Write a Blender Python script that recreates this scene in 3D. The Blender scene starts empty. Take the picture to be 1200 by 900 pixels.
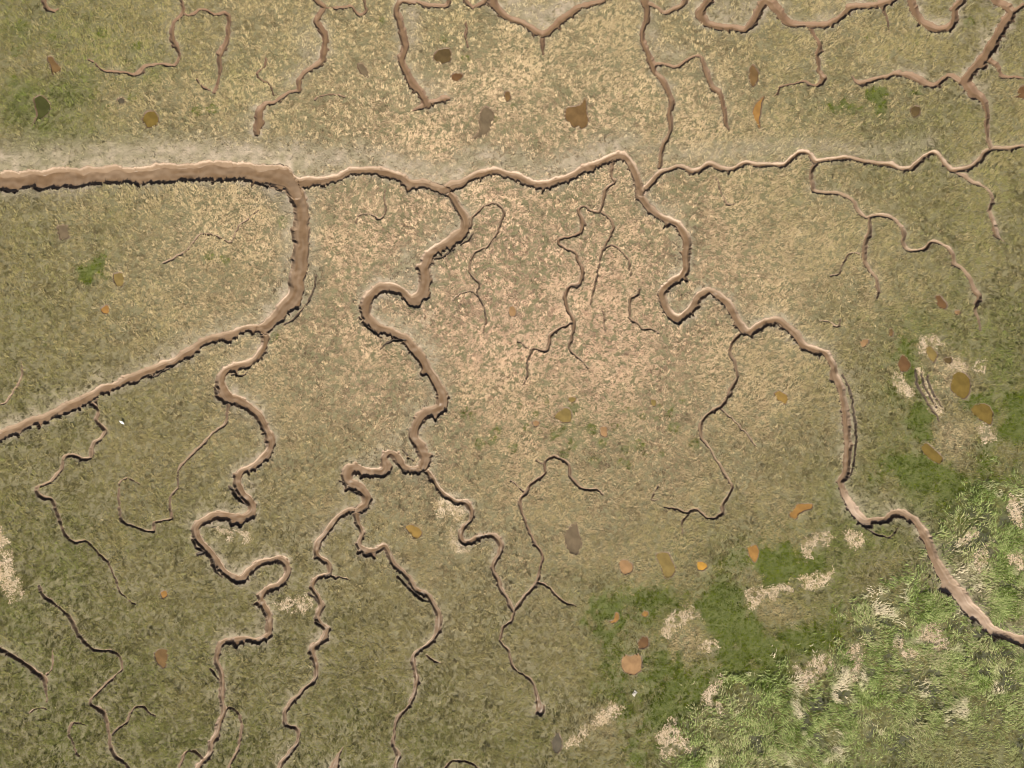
import bpy, bmesh, math, random
import numpy as np
rng = np.random.default_rng(7)
random.seed(7)
S = bpy.context.scene
COL = S.collection
PX = 0.1                                   # metres per pixel of the 1200 x 900 survey


def W(px, py):
    return (np.asarray(px, float) - 600) * PX, (450 - np.asarray(py, float)) * PX


# ------------------------------------------------------------------ noise
_T = np.random.default_rng(3).random((256, 256)).astype(np.float32)


def vn(x, y, scale, seed=0):
    x = np.asarray(x, np.float32) / scale + seed * 17.31
    y = np.asarray(y, np.float32) / scale + seed * 9.77
    xi = np.floor(x).astype(np.int32); yi = np.floor(y).astype(np.int32)
    fx = x - xi; fy = y - yi
    fx = fx * fx * (3 - 2 * fx); fy = fy * fy * (3 - 2 * fy)
    x0 = xi & 255; x1 = (xi + 1) & 255; y0 = yi & 255; y1 = (yi + 1) & 255
    a = _T[y0, x0]; b = _T[y0, x1]; c = _T[y1, x0]; d = _T[y1, x1]
    return ((a + (b - a) * fx) * (1 - fy) + (c + (d - c) * fx) * fy) * 2 - 1     # -1..1


def fbm(x, y, scale, seed=0, octs=3):
    s = 0; a = 1; t = 0
    for i in range(octs):
        s = s + a * vn(x, y, scale / 2 ** i, seed + i * 5); t += a; a *= 0.5
    return s / t


def sstep(a, b, x):
    t = np.clip((x - a) / (b - a), 0, 1)
    return t * t * (3 - 2 * t)


# ------------------------------------------------------------------ survey data: creeks (x,y,width in px)
def P(s):
    out = []; w = 4.0
    for tok in s.split():
        v = [float(q) for q in tok.split(',')]
        if len(v) > 2: w = v[2]
        out.append((v[0], v[1], w))
    return out


CREEKS = [
 ('tidal_creek', 'widest muddy creek running level across the upper left to its fork', [
  '-90,212,24 0,211,23 75,209,22 150,205,20 225,201,21 270,200,22 300,204,23 320,207,26 335,214,20 343,222,17',
  '318,208,20 335,213,16 350,214,12 368,212,11 387,210,10 412,202,9 432,198,9 455,204,10 480,213,10 505,219,10 520,222,10']),
 ('tidal_creek', 'broad smooth creek arm dropping from the widest creek to its lower fork', [
  '318,206,22 331,211,21 343,220,19 350,232,18 354,246,18 353,275,18 351,305,18 348,332,17 340,352,17 327,367,16 313,379,13 303,385,10']),
 ('tidal_creek', 'straight creek slanting down to the left edge of the marsh', [
  '304,385,9 282,388,9 260,393,9 240,400,10 220,412,10 195,427,10 170,437,10 152,443,10 133,451,10 112,461,11 87,474,11 62,485,11 32,496,11 12,505,11 -5,513,11 -70,540,11']),
 ('tidal_creek', 'long looping creek wriggling from the fork down to the lower left edge', [
  '305,385,8 309,394,8 308,406,8 300,421,8 283,428,9 265,436,10 258,447,11 262,459,13 268,468,13 277,469,12 290,475,11 300,485,10 306,494,9 312,506,9 316,517,9 313,530,9 300,542,8 288,549,8 278,557,9 276,568,9 284,580,10 294,591,11 295,601,12 285,608,11 267,605,10 250,605,9 236,612,9 229,622,9 234,636,9 244,648,9 256,663,9 264,674,9 276,680,9 288,675,8 298,664,8 312,657,8 327,657,9 336,664,9 336,675,8 326,685,8 313,692,8 306,701,8 309,715,8 315,728,8 315,742,8 308,750,8 296,752,7 281,750,8 266,752,8 257,761,7 255,778,6 259,795,6 261,815,6 261,833,6 256,850,6 250,867,6 246,883,6 236,895,6 226,910,7 215,935,7']),
 ('gully', 'thin loop gully curling down beside the bottom end of the looping creek', [
  '262,834,4 268,831,4 276,833,3 281,842,3 284,857,3 281,870,3 277,882,3 270,898,3 262,920,3']),
 ('gully', 'tiny hooked gully ending the looping creek on the lower edge', [
  '238,893,4 233,886,4 226,881,3 219,882,3 213,889,3 210,900,3 209,925,3']),
 ('gully', 'thread gully trailing from the looping creek to a small open hook in the grass', [
  '265,470,5 266,480,3 264,495,3 256,502,3 245,510,3 232,527,3 222,537,3 210,547,3 208,560,1.6 208,572,2 200,583,2.4 200,595,2.4 201,607,2.6 190,610,2.6 180,612,2.6 179,623,2.6 160,618,2.4 145,611,2.4 140,596,2 139,578,1.7 139,566,1.6 147,560,1.6 155,563,1.6 163,568,1.6']),
 ('tidal_creek', 'winding mid marsh creek with a wide omega bend', [
  '522,221,10 531,231,9 540,245,9 546,258,10 543,271,11 532,281,12 516,290,12 503,299,13 497,313,13 499,331,13 493,346,13 481,350,12 469,342,12 456,336,12 441,340,12 431,352,12 430,368,12 441,383,12 459,390,11 475,397,11 487,412,11 500,430,12 511,446,12 519,460,13 519,473,14 509,483,14 495,489,12 486,499,11 486,515,11 491,524,12 496,534,12 495,545,12']),
 ('tidal_creek', 'tightly coiled short creek between the omega bend creek and two thin arms', [
  '496,547,9 484,550,10 473,545,10 465,536,10 457,531,9 451,536,9 452,548,11 446,556,12 433,555,12 418,550,12 408,551,13 405,559,13 410,568,12 421,573,11 429,582,11 426,592,9 418,600,8']),
 ('tidal_creek', 'slender left arm below the coiled creek reaching the bottom edge', [
  '418,600,6 407,600,7 398,605,7 390,617,7 380,628,7 371,638,7 371,649,7 377,656,6 385,663,6 387,673,5 379,676,6 370,681,6 367,690,6 373,702,6 376,710,6 372,722,6 378,732,6 383,740,6 378,751,7 368,760,7 367,771,6 370,786,5 369,797,5 355,810,5 342,823,5 333,835,5 338,849,4 347,852,4 350,860,4 347,872,5 339,882,5 330,893,5 320,915,5',
  '387,675,3 393,677,3 400,677,2.4 411,680,2']),
 ('tidal_creek', 'slender right arm below the coiled creek wavering to the bottom edge', [
  '417,601,7 420,612,6 424,626,6 422,640,7 430,646,8 440,644,7 449,641,7 456,650,6 462,662,7 471,670,6 480,680,6 488,692,6 501,699,6 509,708,6 514,722,6 515,733,6 510,745,6 500,754,6 490,761,5 484,771,5 488,786,5 490,798,6 485,815,5 475,832,4 466,842,4 461,853,4 461,867,4 466,884,5 464,898,5 462,925,5',
  '500,768,1.8 508,774,2.4 518,777,1.8']),
 ('tidal_creek', 'thin dark sided creek leaving the omega bend creek toward a Y fork', [
  '495,545,7 501,554,6 510,566,6 520,580,6 532,586,6 546,588,6 553,597,6 552,610,5 544,619,5 540,629,6 543,636,7 553,636,7 563,630,6 578,630,6 586,640,6 586,649,6 580,657,5 577,666,5 582,677,5 588,690,5 596,705,5 601,717,5']),
 ('gully', 'pale rimmed gully ending in a pod shaped puddle under the Y fork', [
  '601,716,4 598,727,3 590,737,3 586,751,3 595,764,3 601,779,2.6 609,787,2.6 618,793,3 625,802,3 629,813,3 631,824,5 631,832,8 629,837,5']),
 ('gully', 'pinkish gully arching up over and down from the Y fork', [
  '707,581,1.6 699,574,2.6 682,571,3.4 674,564,4 669,558,4.4 666,546,4 659,539,4 650,535,3.4 640,538,3 638,546,3 638,556,3.4 626,565,4 615,577,4 609,587,3.4 611,598,3 615,608,3 624,630,3 631,642,3 636,652,3 633,665,3 631,678,3 624,690,3.6 614,701,4 605,712,4 600,718,4',
  '600,564,1.2 608,570,1.6 614,576,2', '630,540,1.6 637,544,2',
  '629,682,3 640,686,3 650,697,3 660,706,3 667,709,3 675,711,2.4']),
 ('gully', 'narrow dark rimmed hairpin gully looping beside the winding mid marsh creek', [
  '551,264,4 553,255,3 560,247,2.8 570,241,2.6 582,240,2.6 590,248,2.6 586,263,2.4 577,280,2.4 570,290,2.6 559,295,2.4 553,303,2.4 550,318,2 555,327,2.4 562,333,2.4 560,345,2 567,360,2 569,375,2 566,390,1.4',
  '560,346,1.4 552,342,1.6 544,342,1.6 536,346,1.5 530,353,1.3']),
 ('gully', 'faint hair thin gully right of the broad creek arm', [
  '451,222,1.2 451,240,1.6 451,250,1.6 445,256,2 438,252,1.6 430,250,1.5 421,251,1.4 417,262,1.2']),
 ('gully', 'reddish gully stepping down the dry middle ground in square bends', [
  '718,190,4 717,206,4.6 722,214,4 712,222,4.6 709,230,4.4 706,242,4 703,249,4 695,246,3.4 685,242,3.4 678,249,4 682,262,5 681,271,4.4 674,276,4 657,279,4 654,286,4 662,291,4 672,294,4.4 676,305,4 682,319,5 680,331,5 668,336,4.4 662,350,5 664,362,4.4 672,373,4.4 673,384,4.6 669,395,3.4 667,411,3 678,419,2.2 689,431,1.5',
  '672,377,3 662,381,3.4 646,390,4 642,396,4 641,409,4.4 630,409,3 622,410,2.8 619,425,2.4 617,440,2.2 613,451,1.4', '608,400,1 615,405,1.6 621,410,2']),
 ('gully', 'broken thread gully splitting right of the square bend gully', [
  '705,249,3 711,254,3 719,264,3.4 717,274,3 710,286,3 706,297,2.2 701,315,2 696,336,2 692,357,1.5',
  '709,291,2 718,288,2 727,293,2.4 736,303,2.4 738,313,2.6 739,324,2',
  '750,339,2.4 747,346,3 740,350,3.4 739,360,3 739,373,2.6 748,378,2.4 753,386,2.8 763,386,2.4 772,389,1.6']),
 ('tidal_creek', 'central wavy creek humped along the line above the pale middle ground', [
  '516,222,10 528,218,10 540,214,9 551,208,9 562,203,9 578,201,9 590,203,9 601,206,9 620,213,9 634,217,9 648,215,10 666,207,10 687,198,9 705,191,9 720,185,9 731,183,10 738,188,9 744,200,9 750,215,9 753,222,9']),
 ('tidal_creek', 'long meandering creek swinging down to the right edge with a wide lower end', [
  '749,213,9 752,230,9 760,243,9 775,254,9 793,263,9 802,276,9 805,295,9 803,315,10 798,325,10 786,334,9 777,346,9 778,358,9 787,370,10 798,374,10 808,366,10 814,354,10 823,345,9 833,342,9 845,348,9 857,362,9 867,382,9 877,389,9 890,384,9 901,377,8 915,377,8 929,388,9 943,404,9 956,410,9 967,414,8 975,427,8 981,445,8 986,460,8 991,480,8 994,505,8 993,530,8 991,552,8 986,565,7 990,580,8 1003,598,10 1019,611,9 1037,610,9 1052,602,10 1066,604,10 1077,614,10 1086,633,10 1094,655,11 1103,671,14 1113,684,18 1124,698,17 1140,716,14 1156,731,13 1176,744,13 1202,754,13 1260,775,13']),
 ('gully', 'dark walled gully hanging off the meandering creek and hooking back left', [
  '870,388,5 857,400,4 853,412,4 860,424,3.6 864,440,3.6 861,452,4.6 854,463,4.4 845,475,4 832,484,4 823,497,4.4 820,510,4 825,518,3 832,526,3 838,538,2.8 848,554,2.8 858,570,3.4 851,583,4 847,592,4 847,602,3.6 838,608,3 828,608,3 818,598,3 810,599,3 805,602,3 792,597,3 778,595,2.6',
  '807,604,2 800,612,2 799,624,1.4', '771,570,1.5 767,578,1.5 764,586,1.8 772,585,1.5', '845,480,2 857,490,1.5 872,505,1.3 885,522,1.2']),
 ('gully', 'short stub gully lying loose in grass right of the meandering creek', [
  '960,376,1.8 972,377,1.8 982,382,2.4 985,374,1.8']),
 ('tidal_creek', 'thin creek continuing level to the upper right edge in shallow waves', [
  '752,222,7 762,214,7 773,205,7 783,199,6 795,194,6 812,199,6 822,196,6 833,191,6 846,196,6 857,198,6 877,192,5.6 900,193,5.6 920,193,6 930,186,6 940,179,5.6 948,180,5.6 955,188,6 975,186,5.6 992,184,5.6 1020,191,6 1045,195,6 1065,196,6 1074,189,6 1082,183,5.6 1096,180,5.6 1105,188,5.6 1116,198,6 1128,197,6 1140,192,6 1150,185,6 1159,175,5.6 1175,175,5 1200,171,5 1260,165,5']),
 ('gully', 'dark edged gully stepping down the right side to a brown wet end', [
  '955,189,5 952,200,4.4 952,213,4 955,223,4 966,226,4 985,227,4.4 1000,237,4.4 1007,247,4.4 1016,254,4.4 1030,252,4.4 1049,258,4.4 1059,270,4.4 1060,282,4.4 1065,291,4.4 1082,291,4.4 1092,284,4 1105,288,3.4 1116,297,4.4 1120,308,5 1130,314,4 1137,325,5 1142,340,6 1147,348,7 1142,358,4.6 1142,366,4 1147,374,4 1148,386,3']),
 ('gully', 'straight side gully dropping from the stepping right hand gully', [
  '1021,254,5 1019,267,5 1016,281,5 1013,295,5 1014,306,4.6 1022,317,4.6 1027,330,4.6 1028,341,4.6 1026,348,3', '1007,297,1.4 995,298,1.6 986,312,1.6 983,320,1.6 974,323,1.4']),
 ('gully', 'small gully below the shallow wave creek ending in an orange puddle', [
  '1118,199,4 1128,205,4 1141,212,4 1153,219,3.6 1160,226,3.6 1162,236,4 1158,247,4 1163,259,5 1168,270,6 1171,277,4 1177,282,2']),
 ('gully', 'forked red brown gully hanging from the top left edge', [
  '210,-40,3 212,0,3 214,14,3.4 206,24,4 201,36,5 201,47,5.4 206,57,4.6 209,66,3.6 205,77,3 189,76,3.2 173,78,4 164,83,5 157,87,5 147,84,4 136,85,4 124,83,2 113,76,1.5 104,70,1.2',
  '214,16,2.8 222,18,2.2 232,12,2.2 241,11,2.6 251,16,3 262,14,4 269,20,4.6 268,40,5 263,53,5 256,66,6 257,80,4 256,92,3 252,103,4 250,108,5', '230,93,1.4 236,100,1.6 246,105,1.4']),
 ('gully', 'short hooked gully cut off by the top edge at upper left', ['49,-30,5 51,-2,5 54,8,5 62,11,4.4 68,11,2']),
 ('gully', 'kinked pink gully under the top edge widening at its tail', [
  '355,-30,6 369,0,6 380,8,6 374,17,6.6 370,24,7 376,34,7 380,43,7 379,57,7 376,70,6 366,76,5.4 357,82,5.4 350,92,5.6 350,105,5 343,107,3.4 332,111,3.4 323,119,3.6 311,121,4.6 305,132,9 303,144,10 300,156,7', '384,10,3 400,9,4 412,9,3.4 420,17,4 429,11,3 427,-2,3 427,-30,3',
  '311,68,2.4 309,77,2 302,86,1.8 305,93,1.6 315,97,2 321,111,1.4']),
 ('gully', 'fork tailed pink gully standing upright below the top edge', [
  '530,-30,4 526,2,4.4 514,6,4.4 500,6,4.4 485,1,4.6 470,2,6 464,11,7 467,22,8 471,34,8 475,52,8 470,68,9 476,82,9 484,97,9 495,110,9 500,119,8 492,124,6 484,130,4', '500,119,7 510,118,6 519,114,7 524,115,5']),
 ('gully', 'dark edged creek forming a wide V under the top edge with a short spur', [
  '545,-30,5 545,0,4.4 555,9,4.6 570,-2,5 568,-30,5', '571,-30,9 577,-2,9 585,12,8 598,23,7 617,30,6 628,36,7 637,39,8 648,34,8 658,24,8 670,15,8 688,5,6 707,-1,6 740,-25,6', '636,42,5 636,50,4.4 637,63,2.6']),
 ('gully', 'tall crooked gully linking the top edge to the central junction', [
  '750,-30,8 755,0,8 758,8,8 756,22,6 752,36,6 752,47,6 757,59,6 765,74,7 767,85,6 775,94,7 782,105,6 786,118,6 784,132,6 784,143,6 784,155,5 778,168,5.4 775,182,5 774,196,5',
  '761,5,5 770,7,4 780,13,4.4 790,10,5 800,2,6 815,-25,6']),
 ('gully', 'tapering side gully arched right of the tall crooked gully', [
  '767,75,3 777,75,3 790,78,3.6 799,74,3.6 807,68,3.4 820,67,3.6 826,76,5 830,88,6 835,101,6 843,112,6 847,124,6 851,140,5.6 855,153,4']),
 ('tidal_creek', 'sagging creek looped along the top edge at upper right', [
  '838,-30,10 832,0,10 824,10,10 822,18,10 830,27,8 845,31,6.4 860,33,6.4 875,32,7 885,21,9 890,10,10 897,-1,10 904,2,10 910,10,10 919,21,9 930,26,7 950,29,7 972,29,7 984,20,7.4 1000,9,7.4 1024,6,6.6 1048,-1,7 1075,-25,7',
  '1035,9,3 1039,20,2.4 1041,30,1.6 1043,40,1.2']),
 ('gully', 'zigzag dark gully below the sagging top right creek trailing off left', [
  '951,31,5 955,42,4.6 963,54,4.6 958,66,5 960,80,5 966,90,5.6 961,97,5 952,99,3 940,96,2.2 926,99,2.2 915,101,2.4 912,106,2 908,113,1.4']),
 ('tidal_creek', 'smooth U shaped creek bend hanging from the top right edge', [
  '1060,-30,8 1070,-1,8 1075,14,8.4 1085,26,8.4 1098,31,8.4 1110,32,8.4 1119,24,8 1122,9,8 1130,-3,8 1140,-30,8']),
 ('tidal_creek', 'branching reddish creek at the upper right corner with a wide muddy node', [
  '1150,-30,9 1170,0,9 1181,8,9 1186,15,9 1178,28,10 1168,46,10 1157,66,12 1143,78,10 1136,90,11 1133,99,13 1146,110,10 1154,119,6 1156,130,5 1157,145,5 1159,160,5 1161,173,5',
  '1186,14,6 1196,8,5 1215,-4,5', '1130,98,8 1120,93,6 1111,89,5 1103,95,6 1095,99,7 1083,95,8 1071,90,8 1060,86,6 1050,84,6 1040,88,5.6 1032,92,6 1020,96,6 1010,98,5 1005,95,4 1000,89,2.6',
  '1157,69,8 1166,75,6 1172,84,5 1180,89,4 1188,90,3 1198,92,2 1230,96,2']),
 ('gully', 'dark stepped gully wandering down the left side from the slanting creek', [
  '103,466,5 105,473,4.4 111,478,4 114,484,4 111,492,5 116,499,5 122,505,5 119,512,4 110,519,4 107,528,4 106,537,4.4 96,538,4.4 86,534,4.4 77,534,4 73,542,3 69,552,3 62,563,3.4 54,566,3.2 45,570,3.4 43,577,4 51,582,4.4 59,584,4 63,592,3.6 66,602,4 72,615,3.6 76,626,3.4 84,635,3.4 92,634,3.2 101,635,3 112,645,2.8 120,652,2.6 127,658,2.6 131,668,2 136,679,1.6 141,694,1.8 150,702,1.6 158,708,1.3', '113,464,3 112,472,2.4 114,480,2.4']),
 ('gully', 'orange tipped gully bending down the lower left with a curled side thread', [
  '46,686,2 48,694,4 53,701,4.4 62,707,3.4 72,714,3 82,723,3.6 92,742,3.8 100,752,3.6 110,762,3.6 121,763,3.2 132,764,3.4 141,771,3.6 144,783,3 136,792,2.6 125,802,2.6 115,811,2.6 107,820,3 107,826,4 116,829,4.4 123,836,4 126,850,3.4 129,868,3.4 131,878,4 137,887,4.6 150,899,4 165,920,4',
  '131,862,1.8 140,853,1.8 150,845,2.4 153,836,2.4 160,828,2.6 168,829,2.4 175,835,2.2 181,839,1.4']),
 ('gully', 'dark notched gully entering from the left edge low down', [
  '-40,745,5 0,761,5 12,767,5 25,776,5 40,785,6 50,793,6 54,805,3 54,822,1.8', '54,790,2.4 60,783,2 61,772,1.6 61,763,1.3']),
 ('gully', 'tiny dark crescent gully alone in the lower left grass', ['35,835,1.8 41,831,2.6 48,829,2.2 53,831,1.4']),
 ('gully', 'faint crooked thread gully near the lower left corner', ['100,849,2 92,847,2.4 85,849,2.4 81,857,2.2 84,868,2 88,880,1.6 93,886,1.2']),
 ('gully', 'hairline gully crossing the left field above the slanting creek', ['302,246,1.2 290,257,1.6 279,266,1.7 271,284,1.7 261,280,1.8 250,276,1.8 234,275,1.6 226,285,1.6 219,293,1.6 207,300,1.4 190,309,1.2']),
 ('gully', 'arched black gully peeking over the bottom edge at centre', ['515,915,3 523,899,3.4 531,891,3 545,892,2.6 560,900,2.6 572,915,2.6']),
 ('gully', 'small grey hook gully under the shallow wave creek', ['838,207,1.2 843,222,1.6 849,236,2 854,240,2.6 860,238,2.6']),
 ('gully', 'short upright hairline gully between the top V creek and a dark pool', ['545,26,1.6 546,36,2 545,44,2 548,55,1.4']),
 ('gully', 'hairline gully fraying upward from the left edge above the slanting creek mouth', ['-30,476,1.6 0,474,1.6 10,468,1.5 17,456,1.5 26,440,1.5 25,426,1.2']),
 ('gully', 'hairline gully lying level in grass right of the kinked pink gully tail', ['370,116,1.3 375,112,1.5 386,110,1.6 396,111,1.5 404,113,1.2']),
 ('gully', 'tiny upright hairline gully right of the square bend gully', ['706,362,1.3 708,371,1.6 707,380,1.5 708,388,1.2']),
 ('gully', 'brown muddy inlet poking in from the bottom edge', ['388,915,9 390,899,9 393,889,6 398,880,3 402,876,1.6']),
]
# collapsed strips of bank: dark slump cracks along the creeks
CRACKS = [
 ('slump_crack', 'slump crack curving outside the broad creek arm', ['370,325,1.4 368,336,1.8 362,352,1.8 354,364,2 345,373,2.4 333,380,2.6']),
 ('slump_crack', 'slump crack hugging the lower left of the omega bend', ['421,371,2 428,380,2.4 437,389,2.6 447,396,2']),
 ('slump_crack', 'short spur crack pointing left below the omega bend', ['474,398,5 463,399,4 454,402,3.4 446,410,2.6']),
 ('slump_crack', 'slump crack left of the coiled creek', ['396,563,2 402,566,3 408,574,3.4 416,578,3 423,580,2.4']),
 ('slump_crack', 'deep slump crack cut beside the middle of the looping creek', ['268,571,3.4 274,579,4 282,588,4 289,594,3']),
 ('slump_crack', 'uppermost of three slump cracks left of the lower bend of the looping creek', ['225,633,3 230,643,3 237,648,3.6']),
 ('slump_crack', 'middle of three slump cracks left of the lower bend of the looping creek', ['230,650,4 240,648,4.6 247,654,4.6']),
 ('slump_crack', 'lowest of three slump cracks left of the lower bend of the looping creek', ['248,660,4 252,669,4 259,677,3.4']),
 ('slump_crack', 'slump crack above the slender right arm', ['467,676,2.6 476,686,2.6 486,696,3 494,704,4 505,706,3.6']),
 ('slump_crack', 'pale slump ledge under the hump of the meandering creek', ['999,600,2 1008,610,2 1018,620,2.6 1030,627,2 1042,630,2 1054,620,2']),
 ('slump_crack', 'long slump crack down the outer bank of the meandering creek at right', ['988,440,1.8 994,452,2.2 998,466,2.6 1001,482,2.4 1004,505,2.6 1003,528,2.4 1000,545,2.4 996,560,1.8']),
 ('furrow', 'leftmost and longest of three furrows in the straw strip by the trampled ground', ['1072,433,2 1074,446,2.6 1080,460,2.6 1087,472,2.6 1097,486,2 1100,494,2']),
 ('furrow', 'middle of three furrows in the straw strip by the trampled ground', ['1079,436,1.6 1082,449,2.2 1089,463,2.4 1098,477,2']),
 ('furrow', 'shortest right hand of three furrows in the straw strip by the trampled ground', ['1087,440,1.6 1090,452,2 1096,465,2 1103,476,1.6']),
 ('slump_crack', 'slump crack left of the looping creek near the bottom', ['246,785,2.6 251,791,3 255,797,3']),
 ('slump_crack', 'upper of two tiny slump cracks above the coiled creek', ['471,527,2 474,530,2.4 478,533,2.4']),
 ('slump_crack', 'lower of two tiny slump cracks above the coiled creek', ['478,537,2 483,539,2.4 488,541,2.4']),
 ('slump_crack', 'short slump crack on the left of the right hand loop creek top', ['250,454,3 255,461,3.4 262,467,3.4']),
 ('slump_crack', 'slump crack under the middle of the slanting creek', ['172,442,2 180,441,2.4 190,435,2.4 203,430,2']),
 ('slump_crack', 'slump crack inside the first bend of the looping creek below the fork', ['272,439,2 282,440,2.4 291,436,2.2']),
 ('slump_crack', 'slump crack beside the slender left arm bend', ['362,696,3 369,703,3.4 373,709,3']),
 ('slump_crack', 'slump crack lower down beside the slender left arm', ['370,728,3 377,735,3.4 382,740,3']),
 ('slump_crack', 'slump crack under the loop of the winding mid marsh creek', ['540,287,2.4 549,280,2.6 555,272,2.4']),
 ('slump_crack', 'slump crack along the lower edge of the mid marsh creek bend', ['510,303,3 522,300,3 533,292,2.4']),
]
# ------------------------------------------------------------------ ponds: label, colour key, outline
def Q(s, ox=0, oy=0, k=1.0):
    v = [float(q) for q in s.replace(' ', ',').split(',')]
    return [(ox + v[i] / k, oy + v[i + 1] / k) for i in range(0, len(v), 2)]


def disc(cx, cy, rx, ry=None, n=9, seed=1, rot=0.0):
    r = random.Random(seed); ry = ry or rx; o = []
    for i in range(n):
        a = i / n * 2 * math.pi; k = r.uniform(.82, 1.15)
        x = math.cos(a) * rx * k; y = math.sin(a) * ry * k
        o.append((cx + x * math.cos(rot) - y * math.sin(rot), cy + x * math.sin(rot) + y * math.cos(rot)))
    return o


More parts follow.
